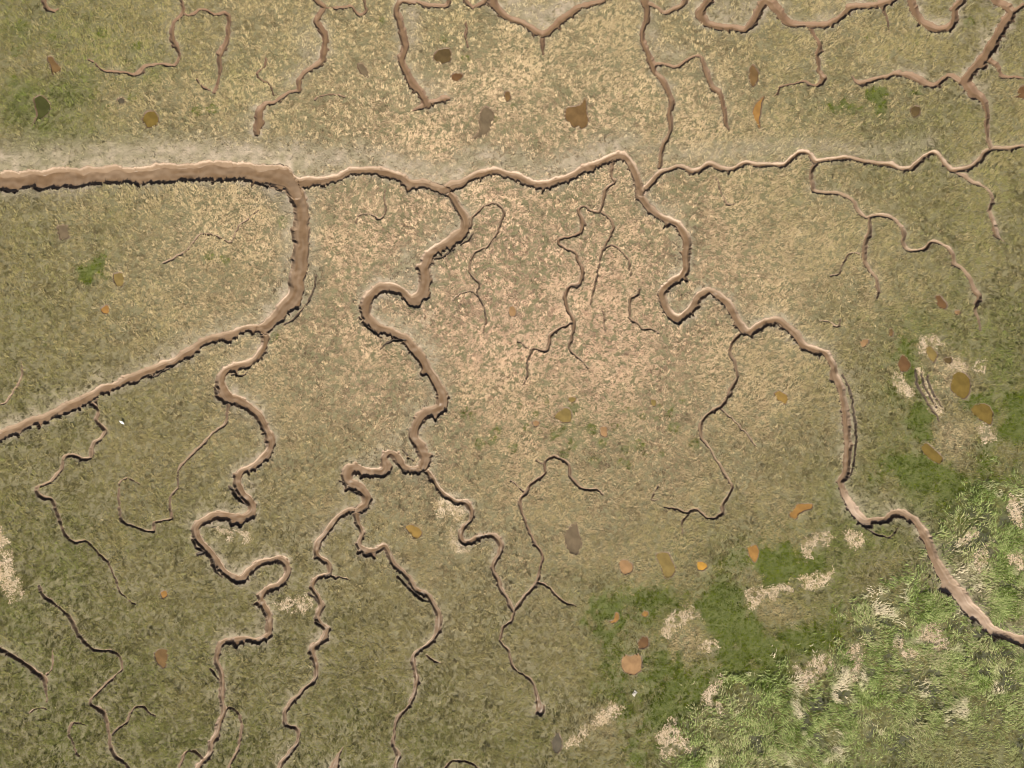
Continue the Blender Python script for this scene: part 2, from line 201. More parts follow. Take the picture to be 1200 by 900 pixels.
PONDS = [
 ('brown lobed pool in the green upper left grass', 'brown', Q('220,270 245,265 258,290 285,315 270,345 245,345 235,310', 0, 0, 4)),
 ('dark green tear shaped pool at upper left', 'dkgreen', Q('160,460 195,447 235,490 225,530 190,558 150,590 175,540 165,500', 0, 0, 4)),
 ('smallest round grey pool between the green pool and the octagonal pool', 'grey', disc(142, 118.5, 4, 4.2, 8, 2)),
 ('octagonal olive brown pool above the widest creek', 'olive', Q('668,560 690,522 722,522 742,548 735,585 692,598', 0, 0, 4)),
 ('dark rounded square pool below the top edge left of centre', 'dkbrown', Q('836,255 860,231 905,228 915,258 908,287 870,297 837,285', 300, 0, 4)),
 ('little red brown pool under the dark rounded square pool', 'red', Q('915,352 940,340 970,352 945,382 915,377', 300, 0, 4)),
 ('small brown oval pool right of the red brown pool', 'brown', disc(594.5, 113, 4.4, 6, 8, 4)),
 ('grey brown pool shaped like a comma with a thin tail', 'greybrown', Q('1046,560 1055,520 1080,500 1110,520 1110,565 1083,632 1055,640 1005,658 1040,622 1050,590', 300, 0, 4)),
 ('slanted grey brown slot pool between two pink gullies', 'greybrown', Q('475,305 500,298 525,335 525,364 490,342', 300, 0, 4)),
 ('largest brown pool with a spike on top below the top edge', 'brown', Q('258,505 295,498 322,488 345,455 350,515 358,575 330,605 310,590 288,597 248,550', 600, 0, 4)),
 ('upright spindle shaped brown pool at upper right', 'brown', Q('1113,330 1130,303 1157,345 1150,380 1130,405 1115,385', 600, 0, 4)),
 ('orange slit pool with a thin tail at upper right', 'orange', Q('1128,525 1140,490 1165,463 1185,452 1172,480 1165,530 1158,560 1168,610 1160,605 1148,578 1130,558', 600, 0, 4)),
 ('dark hexagonal pool beside dark green tufts at upper right', 'dkbrown', Q('668,510 685,495 712,500 712,530 688,549 670,535', 900, 0, 4)),
 ('red brown pool cut by the right edge beside the branching creek', 'red', Q('1150,462 1172,448 1172,420 1195,402 1260,395 1260,470 1190,460', 900, 0, 4)),
 ('pinkish grey oblong pool in the left field', 'greybrown', Q('270,158 320,163 322,210 283,222', 0, 225, 4)),
 ('mustard pool right of a green patch in the left field', 'olive2', Q('530,385 575,379 582,415 570,442 542,436', 0, 225, 4)),
 ('small bright orange pool in the left field', 'orange', Q('470,550 495,529 513,542 508,570 482,566', 0, 225, 4)),
 ('tan orange pool in the pale middle ground left of the square bend gully', 'tan', disc(600, 365, 5, 6.6, 8, 6)),
 ('slanted red brown pool right of the long meandering creek', 'red', Q('785,492 808,485 840,528 828,547 800,540', 900, 225, 4)),
 ('tiny orange pool just below the slanted red brown pool', 'tan', disc(1122, 366, 4, 3, 7, 8)),
 ('tiny olive brown pool above the brown kite shaped pool', 'brown', disc(1044, 390, 2.8, 5, 7, 9)),
 ('tan orange pool nearest the inside of the meandering creek bend', 'tan', Q('433,697 470,690 468,714 440,729', 900, 225, 4)),
 ('brown kite shaped pool on bright green grass', 'red', Q('635,765 668,806 655,835 625,841 612,802', 900, 225, 4)),
 ('ragged mustard pool under a pale straw crescent', 'olive2', Q('742,725 765,722 795,762 778,796 757,782 742,752', 900, 225, 4)),
 ('big rounded brown pool in the trampled ground at right', 'olive', disc(1125.5, 452, 12, 16, 11, 12)),
 ('half moon olive pool beside dark green turf at right', 'olive', Q('955,112 985,95 1030,100 1055,140 1045,190 1005,172 960,142', 900, 450, 4)),
 ('slanted oblong olive brown pool at the head of green turf', 'olive', Q('715,302 745,276 790,315 820,345 806,375 760,350', 900, 450, 4)),
 ('orange six sided pool left of the meandering creek', 'ochre', Q('30,45 55,30 95,60 85,94 60,86 40,68', 900, 450, 4)),
 ('orange boomerang pool left of the creek hump', 'orange', Q('103,603 138,565 178,560 212,566 203,586 160,597 130,635 105,626', 900, 450, 4)),
 ('ochre pool between the slender right arm and the Y fork creek', 'ochre', Q('697,668 740,660 777,690 770,718 745,726', 300, 450, 4)),
 ('olive pool largest of the cluster in the pale middle ground', 'olive2', Q('200,145 250,110 277,126 277,172 240,182 203,162', 600, 450, 4)),
 ('small olive pool touching the top of the middle ground cluster', 'olive2', disc(670.5, 468, 4.6, 3.6, 7, 15)),
 ('round orange pool ringed by green tufts in the middle ground', 'tan', Q('412,203 445,200 445,244 418,242', 600, 450, 4)),
 ('mottled orange puddle left of the middle ground cluster', 'tan', disc(628, 496, 4.2, 3.2, 7, 17)),
 ('small olive pool right of the round orange pool ringed by tufts', 'olive2', disc(765.5, 472, 4.2, 4.8, 7, 18)),
 ('grey brown crooked pool below the pinkish arching gully', 'greybrown', Q('248,690 275,668 300,650 310,700 325,748 305,800 272,790 245,735', 600, 450, 4)),
 ('tan orange square pool left of a tall olive pool', 'tan', Q('500,832 540,825 567,850 560,880 518,892', 600, 450, 4)),
 ('tall olive pool with an orange foot', 'olive2', Q('675,800 730,790 750,830 768,870 745,905 720,912 700,865', 600, 450, 4)),
 ('brightest orange small pool right of the tall olive pool', 'orange2', Q('865,835 900,835 916,855 892,875 870,870', 600, 450, 4)),
 ('brown orange pool at the edge of dark turf', 'orange', Q('1103,768 1145,755 1156,790 1140,835 1118,812', 600, 450, 4)),
 ('ragged orange puddle upper left of the heart shaped pool', 'orange', Q('452,215 478,205 488,172 500,182 500,205 470,222', 600, 675, 4)),
 ('thin orange puddle upper right of the ragged puddle', 'orange', disc(756, 719.5, 4.4, 3, 7, 21)),
 ('brown pool just above the heart shaped pool', 'red', Q('590,315 612,283 638,292 637,330 597,342', 600, 675, 4)),
 ('heart shaped orange brown pool on dark green turf', 'tan', Q('513,405 528,370 556,376 592,364 608,388 605,442 565,467 530,450 514,428', 600, 675, 4)),
 ('dark grey pointed pool low in the centre', 'grey', Q('188,765 203,748 215,718 224,748 236,775 230,810 208,832 190,808', 600, 675, 4)),
 ('brown rounded pool in the lower left grass', 'brown', Q('722,362 755,341 786,352 780,410 765,432 732,402', 0, 675, 4)),
 ('small orange puddle above the brown rounded lower left pool', 'orange', Q('750,78 775,70 785,92 762,108', 0, 675, 4)),
 ('small dark pool between the mustard pool and the big rounded pool', 'dkbrown', disc(1111, 422.5, 5, 4.6, 8, 25)),
]
PCOL = {   # muddy water body colours
 'brown': (.122, .066, .022), 'dkgreen': (.046, .042, .010), 'grey': (.072, .053, .028), 'olive': (.122, .074, .015), 'dkbrown': (.078, .047, .016),
 'red': (.108, .052, .018), 'greybrown': (.118, .078, .038), 'orange': (.225, .108, .026), 'orange2': (.34, .165, .025), 'olive2': (.160, .102, .028),
 'tan': (.235, .125, .048), 'ochre': (.205, .115, .026)}

# pale mats of dead straw
MATS = [
 ('pale pink straw mat beside the creek toward the Y fork', Q('840,552 870,545 905,548 935,575 960,602 940,630 905,610 882,608 862,630 842,610', 300, 450, 4)),
 ('long slanting straw mat below the pale pink mat', Q('903,680 925,686 935,730 985,770 1020,832 965,825 940,790 918,765 912,720', 300, 450, 4)),
 ('straw mat between two bends of the looping creek and slender left arm', Q('95,122 160,105 200,108 240,95 265,128 235,155 190,140 150,157 110,146', 300, 675, 4)),
 ('straw strip along the left edge', Q('-20,600 0,612 6,630 14,660 26,694 16,702 4,690 -20,660')),
 ('pale straw mat on the upper side of the turf clearing', Q('620,200 720,110 800,113 822,140 760,175 700,205 650,240', 640, 690, 4.615)),
 ('pale straw mat on the right side of the turf clearing', Q('838,258 868,248 905,285 935,312 928,352 860,342 838,300', 640, 690, 4.615)),
 ('bent straw mat low in the centre above dark grass', Q('228,740 290,668 380,625 420,635 360,690 285,735 225,775 190,845 110,862 118,822 190,795', 640, 690, 4.615)),
 ('straw mat at the left tip of the tall green reeds', Q('590,790 640,740 690,700 700,745 740,800 770,860 700,890 640,885 605,825', 640, 690, 4.615)),
 ('narrow straw mat above the left tip of the tall reeds', Q('870,560 925,480 955,500 912,590 945,672 905,640 860,612', 640, 690, 4.615)),
 ('long thin straw mat crossing the green turf', Q('60,375 120,345 190,328 215,345 150,372 80,395', 850, 560, 2.646)),
 ('straw mat continuing right of the long thin mat', Q('210,322 260,312 320,288 340,295 322,330 265,343', 850, 560, 2.646)),
 ('broad straw mat left of the creek hump', Q('240,215 275,165 325,165 330,195 300,218 255,245', 850, 560, 2.646)),
 ('small straw mat between the creek hump and the broad mat', Q('365,175 410,170 430,195 400,210', 850, 560, 2.646)),
 ('largest pale mat in the middle of the reeds', Q('598,450 655,448 690,522 645,535 605,505', 850, 560, 2.646)),
 ('straw mat left of the largest pale mat in the reeds', Q('522,505 560,508 598,542 550,562 530,535', 850, 560, 2.646)),
 ('straw mat at the edge of green turf and reeds', Q('215,590 300,555 332,590 285,610 235,660', 850, 560, 2.646)),
 ('upright straw mat beside dark hollows in the reeds', Q('365,535 420,518 415,580 405,640 370,625 385,580', 850, 560, 2.646)),
 ('pale straw crescent above the ragged mustard pool', Q('388,112 450,100 520,80 630,100 662,160 560,150 460,160 410,205', 1020, 380, 6.667)),
 ('pale straw collar above the big rounded brown pool', Q('535,318 590,320 640,290 742,285 745,340 680,365 560,362', 1020, 380, 6.667)),
 ('thin curved straw mat right of the big rounded brown pool', Q('818,315 890,280 905,360 938,455 905,435 870,360', 1020, 380, 6.667)),
 ('straw mat between the meandering creek and bright green turf', Q('180,420 255,425 325,535 265,575 200,480', 1020, 380, 6.667)),
 ('straw mat below the half moon olive pool', Q('826,805 900,778 975,890 890,905', 1020, 380, 6.667)),
 ('straw mat on the right edge above the reeds', Q('1100,5 1150,30 1185,180 1160,205 1110,130', 960, 580, 5)),
 ('small star shaped straw mat at the upper rim of the reeds', Q('808,255 850,250 900,208 915,240 870,268 825,285', 960, 580, 5)),
 ('arch shaped straw mat in the reeds right of the creek', Q('908,345 955,310 1000,288 1045,300 1030,370 995,330 955,350 942,450 905,440', 960, 580, 5)),
 ('straw mat near the right edge below the arch shaped mat', Q('1090,360 1150,345 1205,410 1195,440 1130,440', 960, 580, 5)),
 ('straw mat in a bend of the looping creek', Q('1008,672 1060,664 1170,700 1152,736 1110,712 1030,702', 0, 450, 4)),
 ('furrowed straw strip left of the trampled ground', Q('372,365 415,355 450,440 500,560 565,690 520,695 470,620 410,500', 1020, 380, 6.667)),
 ('small straw mat right of the omega bend', Q('778,602 835,558 852,588 825,610 798,632', 300, 225, 4)),
]
# dark green close turf
TURF = [
 Q('730,800 752,790 765,768 790,775 812,792 832,790 868,768 858,798 815,838 792,852 772,882 745,899 728,890 752,850 748,820'),
 Q('815,700 868,690 880,720 900,745 934,776 922,800 880,806 852,786 835,745'),
 Q('900,742 942,733 982,712 998,732 986,757 940,765'), Q('900,672 950,648 964,664 934,690 905,692'),
 Q('1062,476 1080,468 1098,480 1097,496 1070,500'), Q('1150,468 1178,455 1230,455 1230,512 1172,512 1155,490'),
 Q('1028,545 1072,530 1110,542 1132,562 1122,588 1082,580'), Q('1050,402 1073,398 1080,418 1070,446 1055,432'),
 Q('970,126 1003,121 1009,130 980,132'), Q('1018,112 1030,108 1038,124 1031,140 1022,130'), Q('1064,106 1078,104 1080,111 1068,113'),
 Q('1070,500 1094,500 1086,524 1072,522'), Q('1128,470 1150,468 1156,476 1132,480'), Q('880,640 905,632 935,640 925,672 890,680'),
 Q('88,312 108,306 120,300 128,312 112,322 94,324'), Q('690,715 722,700 735,730 715,760 700,745'),
]
REEDS = [
 Q('795,930 800,886 816,840 850,815 925,800 985,765 1000,715 1030,690 1080,688 1112,704 1150,735 1200,765 1280,790 1280,960 800,960'),
 Q('1108,628 1140,592 1170,562 1280,540 1280,755 1200,745 1165,715 1150,690 1120,665'),
]
# dark open hollows among the reeds
HOLLOW = [disc(957, 822, 16, 9, 10, 3, -.6), disc(1061, 808, 11, 6, 9, 4), disc(1146, 741, 9, 7, 9, 5), disc(1163, 748, 8, 7, 9, 6), disc(1018, 786, 8, 5, 9, 7), disc(1076, 844, 9, 5, 8, 8), disc(1108, 834, 6, 4, 8, 9),
          disc(1180, 610, 9, 6, 9, 10), disc(1157, 646, 6, 6, 9, 11), disc(1150, 790, 10, 7, 9, 12), disc(985, 812, 12, 6, 9, 13, .3), disc(1180, 765, 14, 6, 9, 14, .3), disc(915, 897, 12, 4, 9, 15), disc(1000, 745, 7, 4, 8, 16)]

# ------------------------------------------------------------------ grid
H = 0.065
BLK = 8                                     # cells per side of a plain turf block away from the channels
NX, NY = 2033, 1577
gx = (np.arange(NX) - (NX - 1) / 2) * H
gy = (np.arange(NY) - (NY - 1) / 2) * H
GX, GY = np.meshgrid(gx.astype(np.float32), gy.astype(np.float32))
Z = (0.10 * fbm(GX, GY, 2.2, 1, 3) + 0.10 * vn(GX, GY, 9, 4) + 0.05 * vn(GX, GY, .5, 7)).astype(np.float32)
EDGE = np.full((NY, NX), -9.0, np.float32)          # metres inside the nearest channel (negative outside)
OWN = np.full((NY, NX), -1, np.int16)
DEPTH = np.zeros((NY, NX), np.float32)
WET = np.zeros((NY, NX), np.float32)
SILT = np.zeros((NY, NX), np.float32)
NORM = np.zeros((NY, NX), np.float32)
WALL_SHADE = np.zeros((NY, NX), np.float32)
NSIDE = np.zeros((NY, NX), np.float32)
WARPX = 0.10 * vn(GX, GY, .55, 21) + 0.05 * vn(GX, GY, .22, 23)
TEETH = 0.13 * vn(GX, GY, .42, 31) + 0.07 * vn(GX, GY, .2, 33)
MACRO = vn(GX, GY, 4, 41)
SMALLN = vn(GX, GY, 1.3, 43)


def resample(pl, step=0.06):
    p = np.array(pl, float)
    X, Y = W(p[:, 0], p[:, 1]); w = np.maximum(p[:, 2] * (.82 + .18 * np.clip((p[:, 2] - 3) / 4, 0, 1)), 1.0) * PX / 2
    pts = np.stack([X, Y, w], 1)
    pts = np.vstack([2 * pts[0] - pts[1], pts, 2 * pts[-1] - pts[-2]])
    out = []
    for i in range(1, len(pts) - 2):
        p0, p1, p2, p3 = pts[i - 1:i + 3]
        L = np.hypot(*(p2 - p1)[:2]); n = max(2, int(L / step))
        t = (np.arange(n) / n)[:, None]
        m1 = (p2 - p0) * .42; m2 = (p3 - p1) * .42
        out.append((2 * t**3 - 3 * t**2 + 1) * p1 + (t**3 - 2 * t**2 + t) * m1 + (-2 * t**3 + 3 * t**2) * p2 + (t**3 - t**2) * m2)
    out.append(pts[-2:-1])
    o = np.vstack(out)
    # natural wobble of the course, taken from place so it stays put
    wob = np.clip(o[:, 2] * 1.2, .08, .22)
    wx = wob * vn(o[:, 0], o[:, 1], 1.4, 51) ; wy = wob * vn(o[:, 0], o[:, 1], 1.4, 53)
    o[:, 0] += wx; o[:, 1] += wy
    thin = np.clip((.3 - o[:, 2]) / .2, 0, 1)
    wx = .075 * thin * vn(o[:, 0], o[:, 1], .42, 58); wy = .075 * thin * vn(o[:, 0], o[:, 1], .42, 59)
    o[:, 0] += wx; o[:, 1] += wy
    o[:, 2] *= 1 + .18 * vn(o[:, 0], o[:, 1], 1.1, 57) + .35 * thin * vn(o[:, 0], o[:, 1], .5, 60)
    run = np.concatenate([[0], np.cumsum(np.hypot(*np.diff(o[:, :2], axis=0).T))])
    if p[-1, 2] < 4.2: o[:, 2] *= .45 + .55 * sstep(0, 1.3, run[-1] - run)
    o[:, 2] = np.maximum(o[:, 2], .055)
    return o


def carve(lines, own, silty=True):
    for pl in lines:
        o = resample(P(pl))
        d = np.gradient(o[:, :2], axis=0); ln = np.maximum(np.hypot(d[:, 0], d[:, 1]), 1e-6)
        t = d / ln[:, None]
        ang = np.unwrap(np.arctan2(t[:, 1], t[:, 0]))
        kk = max(3, min(25, len(o) // 2)); k = np.convolve(np.gradient(ang) / np.maximum(ln, .02), np.ones(kk) / kk, 'same')[:len(o)]   # curvature, + turns left
        cur = np.clip(k * np.maximum(o[:, 2], .25) * 2.2, -1, 1)
        R = 3.4 if o[:, 2].max() > .2 else 1.6
        x0 = max(0, int((o[:, 0].min() - R - gx[0]) / H)); x1 = min(NX, int((o[:, 0].max() + R - gx[0]) / H) + 2)
        y0 = max(0, int((o[:, 1].min() - R - gy[0]) / H)); y1 = min(NY, int((o[:, 1].max() + R - gy[0]) / H) + 2)
        if x1 <= x0 or y1 <= y0: continue
        sh = (y1 - y0, x1 - x0)
        arc = np.cumsum(ln).astype(np.float32); sa = np.zeros(sh, np.float32); tyx = np.zeros(sh, np.float32)
        best = np.full(sh, -9., np.float32); lat = np.zeros(sh, np.float32); hw = np.full(sh, .1, np.float32); cu = np.zeros(sh, np.float32)
        r = int(R / H)
        for (sx, sy, w), (tx, ty), c, av in zip(o, t, cur, arc):
            ix = int(round((sx - gx[0]) / H)); iy = int(round((sy - gy[0]) / H))
            a0 = max(x0, ix - r); a1 = min(x1, ix + r + 1); b0 = max(y0, iy - r); b1 = min(y1, iy + r + 1)
            if a1 <= a0 or b1 <= b0: continue
            dx = (gx[a0:a1] - sx)[None, :]; dy = (gy[b0:b1] - sy)[:, None]
            e = w - np.sqrt(dx * dx + dy * dy)
            sl = (slice(b0 - y0, b1 - y0), slice(a0 - x0, a1 - x0))
            m = e > best[sl]
            if not m.any(): continue
            best[sl] = np.where(m, e, best[sl]); lat[sl] = np.where(m, tx * dy - ty * dx, lat[sl]); hw[sl] = np.where(m, w, hw[sl]); cu[sl] = np.where(m, c, cu[sl]); sa[sl] = np.where(m, av, sa[sl]); tyx[sl] = np.where(m, tx, tyx[sl])
        G = (slice(y0, y1), slice(x0, x1))
        u = np.clip(lat / hw, -1.2, 1.2)
        outer = -cu + .35 * MACRO[G]                       # where the current presses
        side = np.sign(u); northside = side * tyx
        steep = np.clip(.5 + .8 * outer * side - .55 * northside, 0, 1)
        wide = np.clip((hw - .25) / .5, 0, 1)
        q0 = np.clip(best / np.maximum(hw, .12), 0, 1)
        teeth = .13 * vn(sa + own * 31., side * 7.3 + best * .25, .30, 31) + .12 * vn(sa + own * 13., side * 3.1 + best * .3, .19, 33)
        nz = (teeth * (.25 + .9 * steep) + WARPX[G] * .6) * np.clip(hw / .35, .5, 1.2) * (1 - sstep(.05, .32, q0))
        notch = np.clip(vn(sa + own * 17., side * 1.7 + best * .15, .36, 47) - .28, 0, 1) * .75 * steep * np.clip(hw / .4, .25, 1) * np.clip(.7 - .5 * northside, 0, 1) * (1 - sstep(.05, .4, q0))
        e = best + nz + (notch if silty else 0)
        D = np.clip(.20 + .36 * hw, .22, .62) if silty else np.clip(.26 + .9 * hw, .3, .6) * (.35 + .65 * sstep(-.45, .1, vn(sa + own * 3.7, u * 0, .9, 38)))
        sf = np.clip((.08 + .40 * steep) * (.75 + .65 * vn(sa + own * 9.1, side * 2.3, .9, 34)) + .30 * np.clip(1 - hw / .25, 0, 1), .03, .9)
        q = np.clip(e / np.maximum(hw, .12), 0, 1)
        bank = np.clip(hw * (.50 - .16 * wide), .05, .42) * (1 + .35 * vn(sa + own * 2.1, side * 5.1, 1.3, 44)) * np.clip(1.15 - .5 * steep, .5, 1.2)
        tb = np.clip((e - .02) / bank, 0, 1)
        prof = D * sf * sstep(-.025, .05, e) + D * (1 - sf) * tb
        un = u + .25 * vn(sa, sa * 0 + own, 3.0, 37)
        uo = np.clip(outer, -.45, .45)
        dev = sstep(.78, .95, tb + .06 * vn(sa, u * 0 + own, .5, 36))
        streak = vn(sa * .12 + own * 5., u * 1.0, .28, 39) * sstep(.2, .5, q)
        prof = prof + .006 * streak
        dev = np.clip(dev * (.85 + .45 * streak) - .35 * sstep(.55, .1, np.abs(un - uo)) * wide * dev, 0, 1)
        prof = np.where(e > -.03, prof, 0)
        wall_shade = sstep(.24, .10, e) * np.clip(steep * 1.3, 0, 1) * np.clip(.38 - .62 * northside, 0, 1)  # bank shade painted into the mud colour, deepest on the down-picture side
        wall_shade = np.maximum(wall_shade, np.clip((.19 - hw) / .12, 0, 1) * np.clip(.18 + .8 * vn(sa, sa * 0 + own * 3., 2.2, 35) - .3 * northside + .5 * (steep - .5), 0, 1))  # narrow gullies get painted shade too
        if not silty: wall_shade = np.maximum(wall_shade, .85 + 0 * wall_shade)  # cracks are darkened all through as if in shadow
        if silty:
            # gentle silt shoulder, broader on the up-picture (north) side
            north = np.clip(.5 + .5 * np.sign(lat) * 0 + 0, 0, 1)
            k_s = .20 + 1.5 * hw * (1.25 - 1.0 * steep)
            sil = np.exp(-np.clip(-e, 0, 9) / np.maximum(k_s * (.75 + .6 * SMALLN[G]), .08)) * np.clip((hw - .06) / .3, .08, 1) * (.85 + .3 * MACRO[G])
            SILT[G] = np.maximum(SILT[G], sil * (e > -3.2))
            Z[G] -= .16 * np.clip(hw / .6, 0, 1) * np.exp(-np.clip(-e, 0, 9) / 1.1) * (best > -3.3) * (DEPTH[G] < .02)
        bt = prof > DEPTH[G] + 1e-4
        ins = (e > -.03)
        WET[G] = np.where(bt & ins, np.clip(dev * np.clip((hw - .06) / .2, .2, 1), 0, 1), WET[G])
        WALL_SHADE[G] = np.where(bt & ins, wall_shade, WALL_SHADE[G]); NSIDE[G] = np.where(bt & ins, northside, NSIDE[G])
        OWN[G] = np.where(bt & ins, own, OWN[G])
        NORM[G] = np.where(bt & ins, q, NORM[G])
        DEPTH[G] = np.maximum(DEPTH[G], prof)
        EDGE[G] = np.maximum(EDGE[G], np.where(e > -.1, (e + .02) * (1 + 3.0 * np.clip((.26 - hw) / .14, 0, 1)), e))


THINGS = []
for nm, lb, lines in CREEKS:
    carve(lines, len(THINGS)); THINGS.append((nm, lb))
for nm, lb, lines in CRACKS:
    carve(lines, len(THINGS), False); THINGS.append((nm, lb))

# wide silt levee along the north side of the widest creek and inside the broad arm
def band(pl, rad, amp):
    o = resample(P(pl), .4)
    for x, y, w in o:
        a0 = max(0, int((x - rad * 2.2 - gx[0]) / H)); a1 = min(NX, int((x + rad * 2.2 - gx[0]) / H)); b0 = max(0, int((y - rad * 2.2 - gy[0]) / H)); b1 = min(NY, int((y + rad * 2.2 - gy[0]) / H))
        if a1 <= a0 or b1 <= b0: continue
        g = amp * np.exp(-((gx[a0:a1] - x)[None] ** 2 + (gy[b0:b1] - y)[:, None] ** 2) / rad ** 2)
        g = g * (.92 + .25 * fbm(GX[b0:b1, a0:a1], GY[b0:b1, a0:a1], 2.5, 143))
        SILT[b0:b1, a0:a1] = np.maximum(SILT[b0:b1, a0:a1], g)
for pl, rad, amp in [('-60,186 0,187 100,185 220,178 300,182 370,186', 1.9, 1.0), ('370,186 430,180 480,192 520,203 560,182 640,196 700,178 735,165', 1.5, .85), ('740,175 800,180 840,178 930,170 1020,178 1090,168', 1.2, .62),
                     ('335,240 340,300 335,335 312,362', 1.2, .65), ('362,240 366,300 362,350', 1.0, .5), ('478,300 482,325 468,330', 1.3, .6), ('468,378 490,395 510,420', 1.3, .6), ('485,480 478,500', 1.2, .6), ('470,520 455,515 440,535', 1.1, .5),
                     ('280,380 220,402 160,432 60,478', 1.2, .5), ('300,470 320,500', 1., .5), ('480,8 480,50', 1.2, .6), ('490,105 515,105', 1.3, .5), ('355,40 362,70 340,95', 1.2, .5), ('765,20 770,60 800,60', 1.0, .5), ('600,5 635,22 665,5', 1.6, .8), ('838,5 860,22 880,5', 1.6, .6),
                     ('1005,585 1030,598 1060,590', 1.0, .45), ('1100,640 1125,670 1160,715', 1.2, .45)]:
    band(pl, rad, amp)

# ------------------------------------------------------------------ polygons
def smooth_poly(poly, n=6, amp=0.0):
    p = np.array([W(x, y) for x, y in poly]); m = len(p); o = []
    for i in range(m):
        p0, p1, p2, p3 = p[i - 1], p[i], p[(i + 1) % m], p[(i + 2) % m]
        for j in range(n):
            t = j / n
            o.append((2*t**3-3*t**2+1)*p1 + (t**3-2*t**2+t)*(p2-p0)*.36 + (-2*t**3+3*t**2)*p2 + (t**3-t**2)*(p3-p1)*.36)
    o = np.array(o)
    if amp:
        o[:, 0] += amp * vn(o[:, 0], o[:, 1], .35, 61); o[:, 1] += amp * vn(o[:, 0], o[:, 1], .35, 67)
    return o


def sdf_at(poly, X, Y):
    inside = np.zeros(X.shape, bool); dist = np.full(X.shape, 1e9, np.float32)
    m = len(poly)
    for i in range(m):
        ax, ay = poly[i]; bx, by = poly[(i + 1) % m]
        c = ((ay > Y) != (by > Y))
        with np.errstate(divide='ignore', invalid='ignore'):
            c &= X < (bx - ax) * (Y - ay) / ((by - ay) if by != ay else 1e-9) + ax
        inside ^= c
        ex, ey = bx - ax, by - ay; L = ex * ex + ey * ey + 1e-12
        t = np.clip(((X - ax) * ex + (Y - ay) * ey) / L, 0, 1)
        dist = np.minimum(dist, (X - ax - t * ex) ** 2 + (Y - ay - t * ey) ** 2)
    dist = np.sqrt(dist)
    return np.where(inside, dist, -dist)


def box_of(poly, pad):
    a0 = max(0, int((poly[:, 0].min() - pad - gx[0]) / H)); a1 = min(NX, int((poly[:, 0].max() + pad - gx[0]) / H) + 2)
    b0 = max(0, int((poly[:, 1].min() - pad - gy[0]) / H)); b1 = min(NY, int((poly[:, 1].max() + pad - gy[0]) / H) + 2)
    return (slice(b0, b1), slice(a0, a1))


PONDBASE = len(THINGS)
pond_polys = []
for i, (lb, key, poly) in enumerate(PONDS):
    sp = smooth_poly(poly, 6, .05); pond_polys.append(sp)
    G = box_of(sp, 1.2)
    e = sdf_at(sp, GX[G], GY[G]).astype(np.float32)
    prof = .06 * sstep(-.06, .06, e) + .30 * sstep(.0, .5, e); WALL_SHADE[G] = np.where(e > -.06, .35, WALL_SHADE[G])  # pool rims take part of the same painted shade
    Z[G] = Z[G] * (1 - sstep(-.8, 0, e)) + .02 * sstep(-.8, 0, e)
    ins = e > -.06
    OWN[G] = np.where(ins, PONDBASE + i, OWN[G]); NORM[G] = np.where(ins, np.clip(e / .5, 0, 1), NORM[G])
    WET[G] = np.where(ins, .6, WET[G]); DEPTH[G] = np.where(ins, prof, DEPTH[G]); EDGE[G] = np.maximum(EDGE[G], e - .035 + .03 * vn(GX[G], GY[G], .4, 63))
    SILT[G] = np.maximum(SILT[G], .35 * np.exp(-np.clip(-e, 0, 9) / .12))


def mask(polys, soft, warp, seed):
    M = np.zeros((NY, NX), np.float32)
    for p in polys:
        sp = smooth_poly(p, 3); G = box_of(sp, 3.5)
        wx = warp * fbm(GX[G], GY[G], 2.0, seed); wy = warp * fbm(GX[G], GY[G], 2.0, seed + 9)
        fx = warp * .5 * vn(GX[G], GY[G], .5, seed + 3); fy = warp * .5 * vn(GX[G], GY[G], .5, seed + 4)
        e = sdf_at(sp, GX[G] + wx + fx, GY[G] + wy + fy)
        M[G] = np.maximum(M[G], sstep(-soft, soft, e))
    return M


TURFM = mask(TURF, .8, 1.3, 71)
TURFM = np.clip(TURFM * (1.05 - .9 * sstep(.05, .55, fbm(GX, GY, 2.4, 75, 4))), 0, 1)
REEDM = mask(REEDS, 3.0, 3.2, 81)
HOLM = mask(HOLLOW, .35, .6, 91)
MATM = mask([p for _, p in MATS], .35, .6, 101)
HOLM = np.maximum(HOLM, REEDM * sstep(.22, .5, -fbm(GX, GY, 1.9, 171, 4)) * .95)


def splat(cx, cy, rx, ry, rot=0):
    X, Y = W(cx, cy); dx = GX - X; dy = GY - Y; c, s = math.cos(rot), math.sin(rot)
    return np.exp(-(((dx * c + dy * s) / (rx * PX)) ** 2 + ((-dx * s + dy * c) / (ry * PX)) ** 2))


